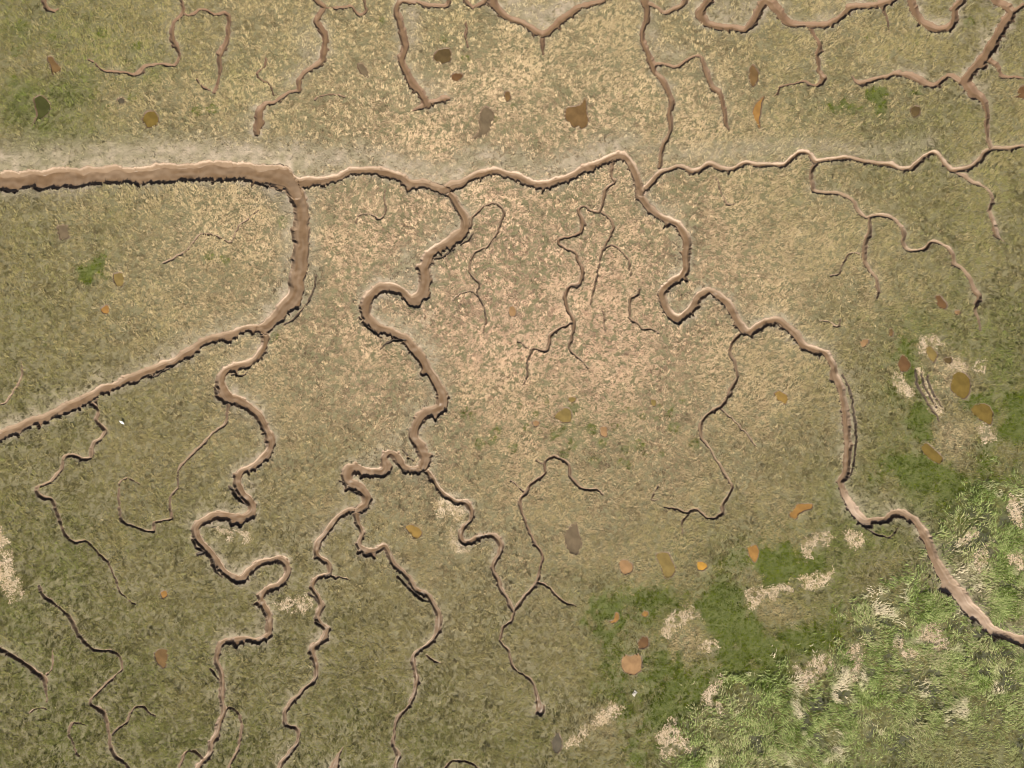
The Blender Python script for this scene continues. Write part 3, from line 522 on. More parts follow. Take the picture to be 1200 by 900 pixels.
U = GX / PX + 600; V = 450 - GY / PX
DRY_GLOW = np.clip(1.0 * splat(625, 360, 330, 270) + .26 * splat(600, 60, 420, 150) + .25 * splat(260, 300, 190, 160), 0, 1)  # centre hot spot painted as paler grass, with drier patches above and left
LUSH = np.clip(.95 * splat(40, 90, 130, 95) + .35 * splat(200, 110, 120, 60) + .35 * splat(110, 300, 70, 70) + .35 * splat(10, 420, 60, 120) + .40 * splat(60, 860, 260, 160) + .30 * splat(80, 640, 160, 150) + .55 * splat(1120, 500, 130, 130) + .55 * splat(850, 780, 190, 90)
               + .65 * splat(1000, 640, 130, 70) + .30 * splat(1120, 250, 160, 150) + .25 * splat(1000, 160, 180, 90) + .35 * splat(1150, 400, 90, 70) + .3 * splat(460, 880, 260, 70) + .25 * splat(760, 700, 90, 60), 0, 1)
TURFM = np.maximum(TURFM, np.clip(.62 * np.max([splat(755, 705, 62, 30), splat(722, 800, 34, 80), splat(800, 790, 60, 50), splat(905, 655, 70, 34), splat(1045, 560, 70, 36), splat(1068, 440, 34, 60), splat(1172, 540, 46, 60), splat(955, 745, 60, 34), splat(850, 700, 70, 40), splat(1120, 580, 60, 40), splat(665, 500, 60, 30) * .35, splat(740, 480, 50, 26) * .3], 0) * (.75 + 1.1 * fbm(GX, GY, 2.2, 77, 4)), 0, 1))
TUFTS = [(633, 505), (648, 513), (652, 507), (668, 522), (670, 518), (660, 533), (697, 540), (692, 503), (733, 480), (733, 526), (728, 541), (748, 522), (756, 531), (769, 489), (786, 483), (775, 531), (610, 475), (627, 487), (617, 501), (562, 520), (577, 519), (543, 486), (640, 470), (683, 500), (706, 520), (720, 500), (660, 500), (672, 478), (752, 488), (790, 500), (800, 470), (815, 520),
         (735, 545), (772, 476), (712, 512), (545, 480), (553, 488), (580, 508), (600, 525), (320, 395), (246, 300), (330, 260), (448, 24), (520, 45), (545, 70), (600, 125), (578, 140), (700, 105), (1015, 45), (1135, 25), (230, 130), (248, 128), (155, 115), (125, 125), (120, 40), (160, 55), (60, 45), (26, 30), (20, 60), (15, 95), (50, 150), (262, 305)]
for i, (tx0, ty0) in enumerate(TUFTS):
    rr = 3.0 + 4.5 * _T[i, 7]; X0, Y0 = W(tx0, ty0)
    G = box_of(np.array([[X0 - 1, Y0 - 1], [X0 + 1, Y0 + 1]]), .5)
    dd = np.hypot(GX[G] - X0, GY[G] - Y0) + .28 * fbm(GX[G], GY[G], .8, 79)
    TURFM[G] = np.maximum(TURFM[G], .52 * sstep(rr * PX + .12, rr * PX - .15, dd) * (.45 + .55 * sstep(rr * PX * .1, rr * PX * .7, dd)))
BARE = np.clip(splat(1118, 512, 26, 26) + splat(1108, 446, 30, 26) + splat(800, 750, 22, 24) * .8 + splat(715, 850, 30, 22) * .6 + .5 * splat(905, 715, 40, 14, -.3), 0, 1)
LUSH = np.clip(LUSH * (.68 + .9 * fbm(GX, GY, 5, 111)) - BARE, 0, 1)
VIGNETTE = np.clip(np.hypot((U - 615) / 700, (V - 380) / 560) - .45, 0, 1)  # lens-like darkening towards the rim of the view, painted into the grass
MARSHV = fbm(GX, GY, 7, 121)
bord = np.minimum(sstep(0, 1.6, gx[-1] - np.abs(GX)), sstep(0, 1.6, gy[-1] - np.abs(GY))).astype(np.float32)
DEPTH *= bord
Z *= bord
Z -= DEPTH
Z -= .05 * TURFM
Z += .12 * REEDM * (OWN < 0)
# away from the channels the turf is laid in larger facets (same heights along every shared edge)
zc = Z[::BLK, ::BLK]; tt = (np.arange(BLK) / BLK).astype(np.float32)
zx = np.concatenate([(zc[:, :-1, None] * (1 - tt) + zc[:, 1:, None] * tt).reshape(zc.shape[0], -1), zc[:, -1:]], 1)
zz = np.concatenate([(zx[:-1, None, :] * (1 - tt)[:, None] + zx[1:, None, :] * tt[:, None]).reshape(-1, NX), zx[-1:]], 0)
farv = (EDGE < -.55) & (OWN < 0)
nearc = ~farv
Z = np.where(farv, zz, Z)
cb = farv[:-1, :-1] & farv[1:, 1:] & farv[1:, :-1] & farv[:-1, 1:]
cb = cb.reshape((NY - 1) // BLK, BLK, (NX - 1) // BLK, BLK).all((1, 3))          # blocks that become one facet

# ------------------------------------------------------------------ node helpers
def new_mat(name):
    m = bpy.data.materials.new(name); m.use_nodes = True
    nt = m.node_tree; b = nt.nodes['Principled BSDF']
    return m, nt, b


def nnode(nt, t, **kw):
    n = nt.nodes.new(t)
    for k, v in kw.items(): setattr(n, k, v)
    return n


def noise(nt, scale, detail=4, rough=.55):
    tc = nnode(nt, 'ShaderNodeTexCoord'); n = nnode(nt, 'ShaderNodeTexNoise')
    n.inputs['Scale'].default_value = scale; n.inputs['Detail'].default_value = detail; n.inputs['Roughness'].default_value = rough
    nt.links.new(tc.outputs['Object'], n.inputs['Vector']); return n


def mixc(nt, fac, a, b):
    n = nnode(nt, 'ShaderNodeMix', data_type='RGBA')
    for sock, v in ((n.inputs[0], fac), (n.inputs[6], a), (n.inputs[7], b)):
        if isinstance(v, bpy.types.NodeSocket): nt.links.new(v, sock)
        elif isinstance(v, (int, float)): sock.default_value = v
        else: sock.default_value = (*v, 1)
    return n.outputs[2]


def ramp(nt, src, a, b):
    n = nnode(nt, 'ShaderNodeMapRange'); n.inputs[1].default_value = a; n.inputs[2].default_value = b
    nt.links.new(src, n.inputs[0]); return n.outputs[0]


def attr(nt, name, out='Fac'):
    a = nnode(nt, 'ShaderNodeAttribute', attribute_name=name); return a.outputs[out]


def bump(nt, b, h, strength, dist):
    n = nnode(nt, 'ShaderNodeBump'); n.inputs['Strength'].default_value = strength; n.inputs['Distance'].default_value = dist
    nt.links.new(h, n.inputs['Height']); nt.links.new(n.outputs[0], b.inputs['Normal'])


# wet creek mud
MUD, nt, b = new_mat('creek_mud')
c = mixc(nt, ramp(nt, noise(nt, .35, 3).outputs[0], .35, .65), (.142, .096, .059), (.170, .117, .073))
c = mixc(nt, attr(nt, 'red'), c, (.130, .077, .045))
c = mixc(nt, attr(nt, 'wet'), c, (.118, .074, .040))
c = mixc(nt, attr(nt, 'pale'), c, (.46, .35, .26))
c = mixc(nt, ramp(nt, noise(nt, 3.5, 6, .7).outputs[0], .56, .85), c, (.175, .115, .066))
c = mixc(nt, attr(nt, 'wall_shade'), c, (.036, .028, .020))  # painted shade of banks, gullies and cracks
nt.links.new(c, b.inputs['Base Color'])
r = nnode(nt, 'ShaderNodeMapRange'); r.inputs[3].default_value = .8; r.inputs[4].default_value = .38; b.inputs['Specular IOR Level'].default_value = .25
nt.links.new(attr(nt, 'wet'), r.inputs[0]); nt.links.new(r.outputs[0], b.inputs['Roughness'])
bump(nt, b, noise(nt, 6, 6, .65).outputs[0], .25, .03)
# ground under the grass
SOIL, nt, b = new_mat('marsh_soil')
c = mixc(nt, ramp(nt, noise(nt, .9, 6, .7).outputs[0], .35, .65), (.120, .103, .046), (.180, .152, .080))
c = mixc(nt, ramp(nt, noise(nt, 6, 4, .7).outputs[0], .5, .7), c, (.085, .080, .035))
c = mixc(nt, attr(nt, 'silt'), c, mixc(nt, ramp(nt, noise(nt, 1.6, 5, .7).outputs[0], .38, .62), (.238, .196, .132), (.325, .260, .188)))
c = mixc(nt, attr(nt, 'green'), c, mixc(nt, ramp(nt, noise(nt, 2.5, 5, .7).outputs[0], .35, .65), (.048, .062, .004), (.085, .092, .016)))
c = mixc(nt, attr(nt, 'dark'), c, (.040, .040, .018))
nt.links.new(c, b.inputs['Base Color']); b.inputs['Roughness'].default_value = .85
bump(nt, b, noise(nt, 4, 7, .7).outputs[0], .9, .2)
# blades
def blade_mat(name, rough):
    m, nt, b = new_mat(name)
    nt.links.new(attr(nt, 'tint', 'Color'), b.inputs['Base Color']); b.inputs['Roughness'].default_value = rough
    b.inputs['Specular IOR Level'].default_value = .03
    return m
GRASSM = blade_mat('grass_blades', .75); REEDMAT = blade_mat('reed_blades', .6); STRAWM = blade_mat('dead_straw', .7)
WATERM = {}
for k, cc in PCOL.items():
    m, nt, b = new_mat('muddy_water_' + k)
    cc = (cc[0] * .98, cc[1] * 1.10, cc[2] * 1.35); dk = tuple(v * .62 for v in cc)
    nt.links.new(mixc(nt, ramp(nt, noise(nt, .9, 5, .6).outputs[0], .3, .7), dk, tuple(v * 1.12 for v in cc)), b.inputs['Base Color'])
    b.inputs['Roughness'].default_value = .12; b.inputs['IOR'].default_value = 1.33
    bump(nt, b, noise(nt, 7, 2).outputs[0], .08, .02)
    WATERM[k] = m


# ------------------------------------------------------------------ mesh helpers
def mesh_np(name, verts, faces_flat, nper, mat, parent=None, smooth=False, attrs=()):
    me = bpy.data.meshes.new(name)
    nv = len(verts); nf = len(faces_flat) // nper
    me.vertices.add(nv); me.vertices.foreach_set('co', np.ascontiguousarray(verts, np.float32).ravel())
    me.loops.add(nf * nper); me.loops.foreach_set('vertex_index', np.ascontiguousarray(faces_flat, np.int32))
    me.polygons.add(nf)
    me.polygons.foreach_set('loop_start', np.arange(0, nf * nper, nper, dtype=np.int32))
    me.polygons.foreach_set('use_smooth', np.full(nf, smooth, bool))
    for an, typ, data in attrs:
        a = me.attributes.new(an, typ, 'POINT')
        if typ == 'FLOAT': a.data.foreach_set('value', np.ascontiguousarray(data, np.float32).ravel())
        else: a.data.foreach_set('color', np.ascontiguousarray(data, np.float32).ravel())
    me.update(calc_edges=True); me.materials.append(mat)
    o = bpy.data.objects.new(name, me); COL.objects.link(o)
    if parent: o.parent = parent
    return o


def tag(o, label=None, cat=None, group=None, kind=None):
    for k, v in (('label', label), ('category', cat), ('group', group), ('kind', kind)):
        if v: o[k] = v
    return o


def empty(name, loc):
    o = bpy.data.objects.new(name, None); o.location = loc; o.empty_display_size = .3; COL.objects.link(o); return o


# ------------------------------------------------------------------ split the surveyed surface into ground, creeks and pools
PALE = sstep(.20, .07, EDGE) * sstep(-.1, .6, NSIDE + .3 * vn(GX, GY, 1.2, 133)) * (.25 + .75 * sstep(-.45, .35, fbm(GX, GY, 4.5, 131))) * np.clip(.5 + .4 * DRY_GLOW, 0, .85) * (1 - WALL_SHADE) * (OWN >= 0) * (1 - .75 * sstep(165, 140, V))
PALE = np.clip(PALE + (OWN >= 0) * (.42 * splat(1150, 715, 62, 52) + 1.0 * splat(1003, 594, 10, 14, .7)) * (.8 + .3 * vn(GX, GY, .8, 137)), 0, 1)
GREEN = np.clip(TURFM + .55 * LUSH + .5 * REEDM, 0, 1) * (1 - MATM)
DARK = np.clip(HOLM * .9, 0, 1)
co = np.stack([GX, GY, Z], 2).reshape(-1, 3)
idx = np.arange(NX * NY, dtype=np.int32).reshape(NY, NX)
quads = np.stack([idx[:-1, :-1], idx[:-1, 1:], idx[1:, 1:], idx[1:, :-1]], 2).reshape(-1, 4)
ow4 = np.stack([OWN[:-1, :-1], OWN[:-1, 1:], OWN[1:, 1:], OWN[1:, :-1]], 2).reshape(-1, 4)
fown = ow4.max(1)
nq = np.stack([NORM[:-1, :-1], NORM[:-1, 1:], NORM[1:, 1:], NORM[1:, :-1]], 2).reshape(-1, 4).mean(1)
RED = np.clip(sstep(165, 140, V) + splat(660, 300, 60, 110) * .8 + splat(640, 600, 60, 110) * .8, 0, 1) * (.75 + .25 * vn(GX, GY, 3, 145))
fl = {k: v.ravel() for k, v in dict(red=RED, wall_shade=WALL_SHADE, wet=WET, pale=PALE, silt=np.clip(SILT * 1.15 * (.75 + .5 * vn(GX, GY, .8, 141)), 0, 1), green=GREEN, dark=DARK).items()}


def sub(name, fsel, mat, names, parent=None, origin=(0, 0, 0), smooth=True):
    q = quads[fsel]; used, inv = np.unique(q, return_inverse=True)
    return mesh_np(name, co[used] - np.array(origin, np.float32), inv.astype(np.int32).ravel(), 4, mat, parent, smooth, [(n, 'FLOAT', fl[n][used]) for n in names])


fine = ~np.repeat(np.repeat(cb, BLK, 0), BLK, 1).ravel()
gsel = np.flatnonzero((fown < 0) & fine)
ci = idx[::BLK, ::BLK]
cq = np.stack([ci[:-1, :-1], ci[:-1, 1:], ci[1:, 1:], ci[1:, :-1]], 2).reshape(-1, 4)[cb.ravel()]
gq = np.concatenate([quads[gsel], cq]); used, inv = np.unique(gq, return_inverse=True)
# plain marsh beyond the surveyed part, out to the horizon, in the same sheet
BX, BY = gx[-1], gy[-1]; FAR = 4000.
def ringpts(hx, hy, n=24):
    s = np.linspace(-1, 1, n, endpoint=False)
    return np.concatenate([np.stack([s * hx, np.full(n, -hy)], 1), np.stack([np.full(n, hx), s * hy], 1), np.stack([-s * hx, np.full(n, hy)], 1), np.stack([np.full(n, -hx), -s * hy], 1)])
rv = []; rf = []; base = len(used); n = 96
scales = [(BX - .25, BY - .25, -.06), (BX + 3, BY + 3, -.02), (BX + 40, BY + 40, .1), (BX + 300, BY + 300, 0), (FAR, FAR, 0)]
for hx, hy, z in scales: rv.append(np.column_stack([ringpts(hx, hy), np.full(n, z)]))
for k in range(len(scales) - 1):
    for i in range(n):
        j = (i + 1) % n; rf += [base + k * n + i, base + k * n + n + i, base + k * n + n + j, base + k * n + j]
rv = np.vstack(rv); z0 = np.zeros(len(rv))
ground = mesh_np('ground', np.vstack([co[used], rv]), np.concatenate([inv.astype(np.int32).ravel(), np.array(rf, np.int32)]), 4, SOIL, None, False,
                 [(k, 'FLOAT', np.concatenate([fl[k][used], z0 + (.12 if k == 'green' else 0)])) for k in ('silt', 'green', 'dark')])
tag(ground, kind='structure')

order = np.argsort(fown, kind='stable'); fo = fown[order]
starts = np.searchsorted(fo, np.arange(len(THINGS) + len(PONDS) + 1))
for i, (nm, lb) in enumerate(THINGS):
    fs = order[starts[i]:starts[i + 1]]
    if len(fs) == 0: continue
    cen = co[quads[fs].ravel()].mean(0); cen[2] = 0
    if nm in ('slump_crack', 'furrow'):
        o = sub(nm, fs, MUD, ('wet', 'pale', 'red', 'wall_shade'), None, cen); o.location = cen
        tag(o, lb, 'crack' if nm == 'slump_crack' else 'furrow', 'slump cracks along the creek banks' if nm == 'slump_crack' else 'furrows in the straw strip'); continue
    if nm == 'gully':
        o = sub(nm, fs, MUD, ('wet', 'pale', 'red', 'wall_shade'), None, cen); o.location = cen
        tag(o, lb, 'gully', 'thin gullies of the marsh'); continue
    t = empty(nm, cen); tag(t, lb, 'creek', 'muddy tidal creeks of the marsh')
    bed = nq[fs] > .5
    if bed.any(): sub('mud_bed', fs[bed], MUD, ('wet', 'pale', 'red', 'wall_shade'), t, cen)
    if (~bed).any(): sub('mud_bank', fs[~bed], MUD, ('wet', 'pale', 'red', 'wall_shade'), t, cen)
for i, (lb, key, poly) in enumerate(PONDS):
    k = PONDBASE + i; fs = order[starts[k]:starts[k + 1]]
    sp = pond_polys[i]; cen = np.array([*sp.mean(0), 0.0])
    t = empty('pond', cen); tag(t, lb, 'pond', 'muddy pools in the marsh grass')
    if len(fs): sub('mud_rim', fs, MUD, ('wet', 'pale', 'red', 'wall_shade'), t, cen)
    bm = bmesh.new(); c2 = sp.mean(0)
    top = [bm.verts.new((*( (p - c2) * 1.0 + (p - c2) / max(np.hypot(*(p - c2)), .1) * .02), -.045)) for p in sp]
    bm.faces.new(top if sum(sp[j - 1][0] * sp[j][1] - sp[j][0] * sp[j - 1][1] for j in range(len(sp))) > 0 else top[::-1])
    bmesh.ops.triangulate(bm, faces=bm.faces[:])
    me = bpy.data.meshes.new('water'); bm.to_mesh(me); bm.free(); me.materials.append(WATERM[key])
    o = bpy.data.objects.new('water', me); COL.objects.link(o); o.parent = t

# ------------------------------------------------------------------ blades
def field(F, x, y):
    ix = np.clip(((x - gx[0]) / H + .5).astype(np.int32), 0, NX - 1); iy = np.clip(((y - gy[0]) / H + .5).astype(np.int32), 0, NY - 1)
    return F[iy, ix]


def blades(name, x, y, ang, L, wid, rise, droop, color, mat, origin=(0, 0, 0), z0=None, straight=False):
    """one bent, tapering leaf bundle per entry: root, knee and tip"""
    z = field(Z, x, y) if z0 is None else z0
    dx, dy = np.cos(ang), np.sin(ang); nx_, ny_ = -dy, dx
    tw = (rng.random(len(x)) - .5) * .9                 # roll of the leaf
    def ring(t, zz, w):
        cx = x + dx * L * t; cy = y + dy * L * t
        hz = w * tw
        return np.stack([cx - nx_ * w, cy - ny_ * w, zz - hz], 1), np.stack([cx + nx_ * w, cy + ny_ * w, zz + hz], 1)
    rgba = np.concatenate([color, np.ones((len(x), 1))], 1)
    if straight:                                        # short turf leaf: one tapering strip from root to tip
        a, b_ = ring(0, z - .03, wid); e, f = ring(1.0, z + rise, wid * .5)
        v = np.stack([a, b_, f, e], 1).reshape(-1, 3) - np.array(origin)
        return mesh_np(name, v, np.arange(len(x) * 4), 4, mat, None, False, [('tint', 'FLOAT_COLOR', np.repeat(rgba, 4, 0))])
    a, b_ = ring(0, z - .03, wid * .55); c, d = ring(.5, z + rise, wid); e, f = ring(1.0, z + rise * droop, wid * .28)
    v = np.stack([a, b_, d, c, f, e], 1).reshape(-1, 3) - np.array(origin)
    k = (np.arange(len(x)) * 6)[:, None]
    faces = np.concatenate([k + np.array([[0, 1, 2, 3]]), k + np.array([[3, 2, 4, 5]])], 1).ravel()
    rgba = np.concatenate([color, np.ones((len(x), 1))], 1)
    return mesh_np(name, v, faces, 4, mat, None, True, [('tint', 'FLOAT_COLOR', np.repeat(rgba, 6, 0))])


def scatter(n, xmin, xmax, ymin, ymax):
    return rng.uniform(xmin, xmax, n).astype(np.float32), rng.uniform(ymin, ymax, n).astype(np.float32)


def lerp(a, b_, t):
    t = np.clip(t, 0, 1)[:, None]
    return np.asarray(a) * (1 - t) + np.asarray(b_) * t


def ok_tip(x, y, ang, L, lim=.09):
    return (field(EDGE, x, y) < -.015) & (field(EDGE, x + np.cos(ang) * L, y + np.sin(ang) * L) < lim) & (field(EDGE, x + np.cos(ang) * L * .5, y + np.sin(ang) * L * .5) < lim * .7)


flow = math.radians(-35) + 1.5 * vn(GX, GY, 6, 151) + .9 * vn(GX, GY, 1.6, 153)
NT = 235000
tx_, ty_ = scatter(NT, -65, 65, -50, 50)
si = field(SILT, tx_, ty_); rd = field(REEDM, tx_, ty_); ho = field(HOLM, tx_, ty_); mt = field(MATM, tx_, ty_)
keep = rng.random(NT) < (1 - .6 * np.clip(si * 1.1, 0, 1) - .26 * sstep(.5, .8, si)) * (1 - .6 * rd) * (1 - .35 * ho) * (1 - .6 * mt) * (.78 + .3 * vn(tx_, ty_, 1.1, 161))
tx_, ty_ = tx_[keep], ty_[keep]; nt_ = len(tx_)
tang = field(flow, tx_, ty_) + rng.normal(0, .6, nt_) + math.pi * (rng.random(nt_) < .2)
PB = 8
x = np.repeat(tx_, PB); y = np.repeat(ty_, PB); n = nt_ * PB
ang = np.repeat(tang, PB) + rng.normal(0, .42, n)
x = x + rng.normal(0, .11, n); y = y + rng.normal(0, .11, n)
tfv = field(TURFM, x, y)
L = np.repeat(rng.uniform(.16, .36, nt_), PB) * rng.uniform(.7, 1.15, n) * (1 - .5 * tfv) * (1 - .35 * np.clip(field(SILT, x, y), 0, 1))
k = ok_tip(x, y, ang, L, .09); ti = np.repeat(np.arange(nt_), PB)[k]
x, y, ang, L = x[k], y[k], ang[k], L[k]; n = len(x)
wid = rng.uniform(.018, .04, n)
th = rng.normal(0, 1, nt_)[ti]                       # one shade per tuft
tuft = vn(x, y, 1.1, 163)
rise = np.clip(rng.uniform(.05, .135, n) + .055 * np.abs(rng.normal(0, 1, nt_)[ti]), .03, .34) * (1 - .6 * field(TURFM, x, y)) * (1 + .4 * tuft)
lighter = field(DRY_GLOW, x, y); lush = field(LUSH, x, y); tf = field(TURFM, x, y); si = field(SILT, x, y); mv = field(MARSHV, x, y)
straw = np.array([.525, .365, .245]); khaki = np.array([.285, .228, .113]); olive = np.array([.146, .134, .046]); green = np.array([.118, .142, .034]); deep = np.array([.050, .066, .001]); grey = np.array([.31, .268, .178])
rnd = rng.random(nt_)[ti]; t1 = lighter * 1.10 + .34 * sstep(640, 110, field(V, x, y)) - .05 + .9 * field(BARE, x, y) - .8 * field(VIGNETTE, x, y) + .28 * mv +   .13 * tuft + .08 * th + rng.normal(0, .09, n)  # sunward brightening up-picture and the dark rim go into the grass colour
col = lerp(olive, khaki, t1 * .9 + .62); core = field(np.clip(splat(620, 380, 400, 300), 0, 1), x, y)  # core: warm middle of the painted hot spot
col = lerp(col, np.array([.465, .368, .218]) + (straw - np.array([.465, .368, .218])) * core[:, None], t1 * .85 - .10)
col = lerp(col, green, (lush * .95 + .16 * rng.normal(0, 1, nt_)[ti] + rng.normal(0, .1, n) - .10) * (lush > .02))
col = lerp(col, np.array([.075, .072, .028]), (rnd < .05) * .4 * (1 - .5 * lighter))
col = lerp(col, np.array([.52, .44, .29]), (rnd > .97) * .25 * (1 - tf))
col = lerp(col, lerp(deep, np.array([.105, .128, .006]), .45 + .3 * th + .3 * mv), np.clip(tf * 2.4 - .25, 0, 1) * (tf > rng.random(nt_)[ti] * .75))
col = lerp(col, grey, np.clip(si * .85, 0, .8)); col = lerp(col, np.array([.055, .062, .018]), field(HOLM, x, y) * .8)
def to_line(ax, ay, bx, by):
    (ax, bx), (ay, by) = W([ax, bx], [ay, by]); ex, ey = bx - ax, by - ay
    t = np.clip(((x - ax) * ex + (y - ay) * ey) / (ex * ex + ey * ey), 0, 1)
    return np.hypot(x - ax - t * ex, y - ay - t * ey)
tr = to_line(728, 908, 824, 776) < .13                # an animal track through the turf
col = lerp(col, np.array([.20, .21, .07]), tr * .8); rise = np.where(tr, .05, rise)
tr = (to_line(895, 166, 1165, 141) < .10) & (vn(x, y, .8, 195) > -.3)
col = lerp(col, np.array([.09, .09, .035]), tr * .7); rise = np.where(tr, .05, rise)
col *= (1 + rng.normal(0, .08, n))[:, None]
# the same turf, in coarser leaves, goes on outside the surveyed part
M = 420000
ox, oy = scatter(M, -110, 110, -92, 92)
k = (np.abs(ox) > 64.8) | (np.abs(oy) > 49.8); ox, oy = ox[k], oy[k]; M = len(ox)
oc = lerp(olive, khaki, .35 + .5 * fbm(ox, oy, 7, 121) + .3 * vn(ox, oy, 1.1, 163) + rng.normal(0, .2, M)); oc = lerp(oc, green, .1 + .5 * fbm(ox, oy, 9, 111))
zin = np.where((np.abs(ox) < gx[-1]) & (np.abs(oy) < gy[-1]), field(Z, ox, oy), 0.0)
zall = np.concatenate([field(Z, x, y), zin])
x = np.concatenate([x, ox]); y = np.concatenate([y, oy]); ang = np.concatenate([ang, rng.uniform(0, 6.28, M)]); L = np.concatenate([L, rng.uniform(.3, .6, M)])
wid = np.concatenate([wid, rng.uniform(.05, .10, M)]); rise = np.concatenate([rise, rng.uniform(.05, .22, M)]); col = np.concatenate([col, oc]); n = len(x)
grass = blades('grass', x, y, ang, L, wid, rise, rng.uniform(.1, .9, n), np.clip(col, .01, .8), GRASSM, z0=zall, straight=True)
tag(grass, 'low straw and olive marsh grass lying over the flats', 'grass', kind='stuff')

# tall lodged reeds at the lower right
xs, ys = [], []
for (x0, x1, y0, y1, m) in [(17, 66, -51, -19, 280000), (48, 66, -35, -8, 80000)]:
    a, b_ = scatter(m, x0, x1, y0, y1); xs.append(a); ys.append(b_)
x = np.concatenate(xs); y = np.concatenate(ys)
cl = .5 + .5 * fbm(x, y, 1.5, 171)
lowcorner = field(np.clip(splat(1130, 890, 110, 45), 0, 1), x, y)
k = rng.random(len(x)) < field(REEDM, x, y) * (1 - .95 * field(HOLM, x, y)) * (1 - .9 * field(MATM, x, y)) * np.clip(cl * 2.2 - .55, .05, 1) * (1 - .5 * lowcorner) * .62
x, y = x[k], y[k]; n = len(x)
sw = .55 + 1.5 * vn(x, y, 4.5, 173) + 1.1 * vn(x, y, 1.8, 175)
ang = sw + rng.normal(0, .38, n)
lc = field(np.clip(splat(1130, 890, 110, 45), 0, 1), x, y)
L = rng.uniform(.26, .64, n) * (1 - .3 * lc)
k = ok_tip(x, y, ang, L, .12); x, y, ang, L, lc = x[k], y[k], ang[k], L[k], lc[k]; n = len(x)
gl = vn(x, y, 2.6, 177); g2 = vn(x, y, .8, 179)
rise = (.16 + .34 * np.clip(.5 + .5 * vn(x, y, 1.5, 171 ), 0, 1)) * rng.uniform(.5, 1.2, n) * (1 - .5 * lc)
c0 = lerp(np.array([.062, .092, .012]), np.array([.265, .312, .112]), .5 + .45 * g2 + rng.normal(0, .25, n))
c0 = lerp(c0, np.array([.34, .29, .17]), .08 + .42 * gl + rng.normal(0, .28, n))
c0 = lerp(c0, np.array([.50, .43, .29]), (fbm(x, y, 2.4, 191) - .22) * 2.6)
c0 = lerp(c0, np.array([.20, .185, .085]), lc * .65)
reeds = blades('reeds', x, y, ang, L, rng.uniform(.02, .05, n), rise * .75, rng.uniform(.1, .8, n), np.clip(c0 * (1 + rng.normal(0, .1, n))[:, None], .01, .8), REEDMAT)
tag(reeds, 'tall green reeds flattened in swirls at the lower right', 'reeds', kind='stuff')

# straw mats, one thing each
for lb, poly in MATS:
    sp = smooth_poly(poly, 4)
    x0, y0 = sp.min(0) - .6; x1, y1 = sp.max(0) + .6
    m = int((x1 - x0) * (y1 - y0) * 120)
    x, y = scatter(m, x0, x1, y0, y1)
    e = sdf_at(sp, x + .7 * fbm(x, y, 1.4, 181), y + .7 * fbm(x, y, 1.4, 183))
    k = (rng.random(m) < sstep(-.45, .2, e)) & (vn(x, y, .7, 185) > -.45)
    x, y = x[k], y[k]
    cell = {}                                            # stray wisps apart from the mat are left out
    for q, (a, b_) in enumerate(zip((x / .27).astype(int), (y / .27).astype(int))): cell.setdefault((a, b_), []).append(q)
    best = []
    todo = set(cell)
    while todo:
        st = [todo.pop()]; comp = []
        while st:
            c = st.pop(); comp += cell[c]
            for da in (-1, 0, 1):
                for db in (-1, 0, 1):
                    m2 = (c[0] + da, c[1] + db)
                    if m2 in todo: todo.discard(m2); st.append(m2)
        if len(comp) > len(best): best = comp
    x, y = x[best], y[best]; n = len(x)
    if n < 5: continue
    ang = rng.uniform(0, 6.28) + 1.3 * vn(x, y, 2.0, 187) + rng.normal(0, .8, n); L = rng.uniform(.15, .38, n)
    k = ok_tip(x, y, ang, L); x, y, ang, L = x[k], y[k], ang[k], L[k]; n = len(x)
    c = lerp(np.array([.36, .275, .165]), np.array([.52, .415, .295]), .5 + .4 * vn(x, y, .6, 189) + rng.normal(0, .25, n))
    cen = (float(x.mean()), float(y.mean()), 0.)
    o = blades('straw_mat', x, y, ang, L, rng.uniform(.02, .045, n), rng.uniform(.03, .08, n), rng.uniform(.2, .9, n), np.clip(c, .01, .8), STRAWM, cen)
    o.location = cen; tag(o, lb, 'straw mat', 'pale mats of dead straw')

# ------------------------------------------------------------------ the white bird and the white scrap
m, nt, b = new_mat('white_feathers'); b.inputs['Base Color'].default_value = (.80, .78, .74, 1); b.inputs['Roughness'].default_value = .7; WHITE = m
m, nt, b = new_mat('grey_feathers'); b.inputs['Base Color'].default_value = (.55, .55, .55, 1); b.inputs['Roughness'].default_value = .7; GREYF = m
m, nt, b = new_mat('yellow_bill'); b.inputs['Base Color'].default_value = (.6, .40, .08, 1); BILL = m


def loft(name, secs, mat, parent, n=12, smooth=True):
    """secs: (x, y, z, ry, rz) rings along a body"""
    bm = bmesh.new(); rings = []
    for sx, sy, sz, ry, rz in secs:
        rings.append([bm.verts.new((sx, sy + ry * math.cos(a), sz + rz * math.sin(a))) for a in [i / n * 2 * math.pi for i in range(n)]])
    for r0, r1 in zip(rings, rings[1:]):
        for i in range(n): bm.faces.new((r0[i], r0[(i + 1) % n], r1[(i + 1) % n], r1[i]))
    bm.faces.new(rings[0][::-1]); bm.faces.new(rings[-1])
    bmesh.ops.recalc_face_normals(bm, faces=bm.faces[:])
    for f in bm.faces: f.smooth = smooth
    me = bpy.data.meshes.new(name); bm.to_mesh(me); bm.free(); me.materials.append(mat)
    o = bpy.data.objects.new(name, me); COL.objects.link(o); o.parent = parent; return o


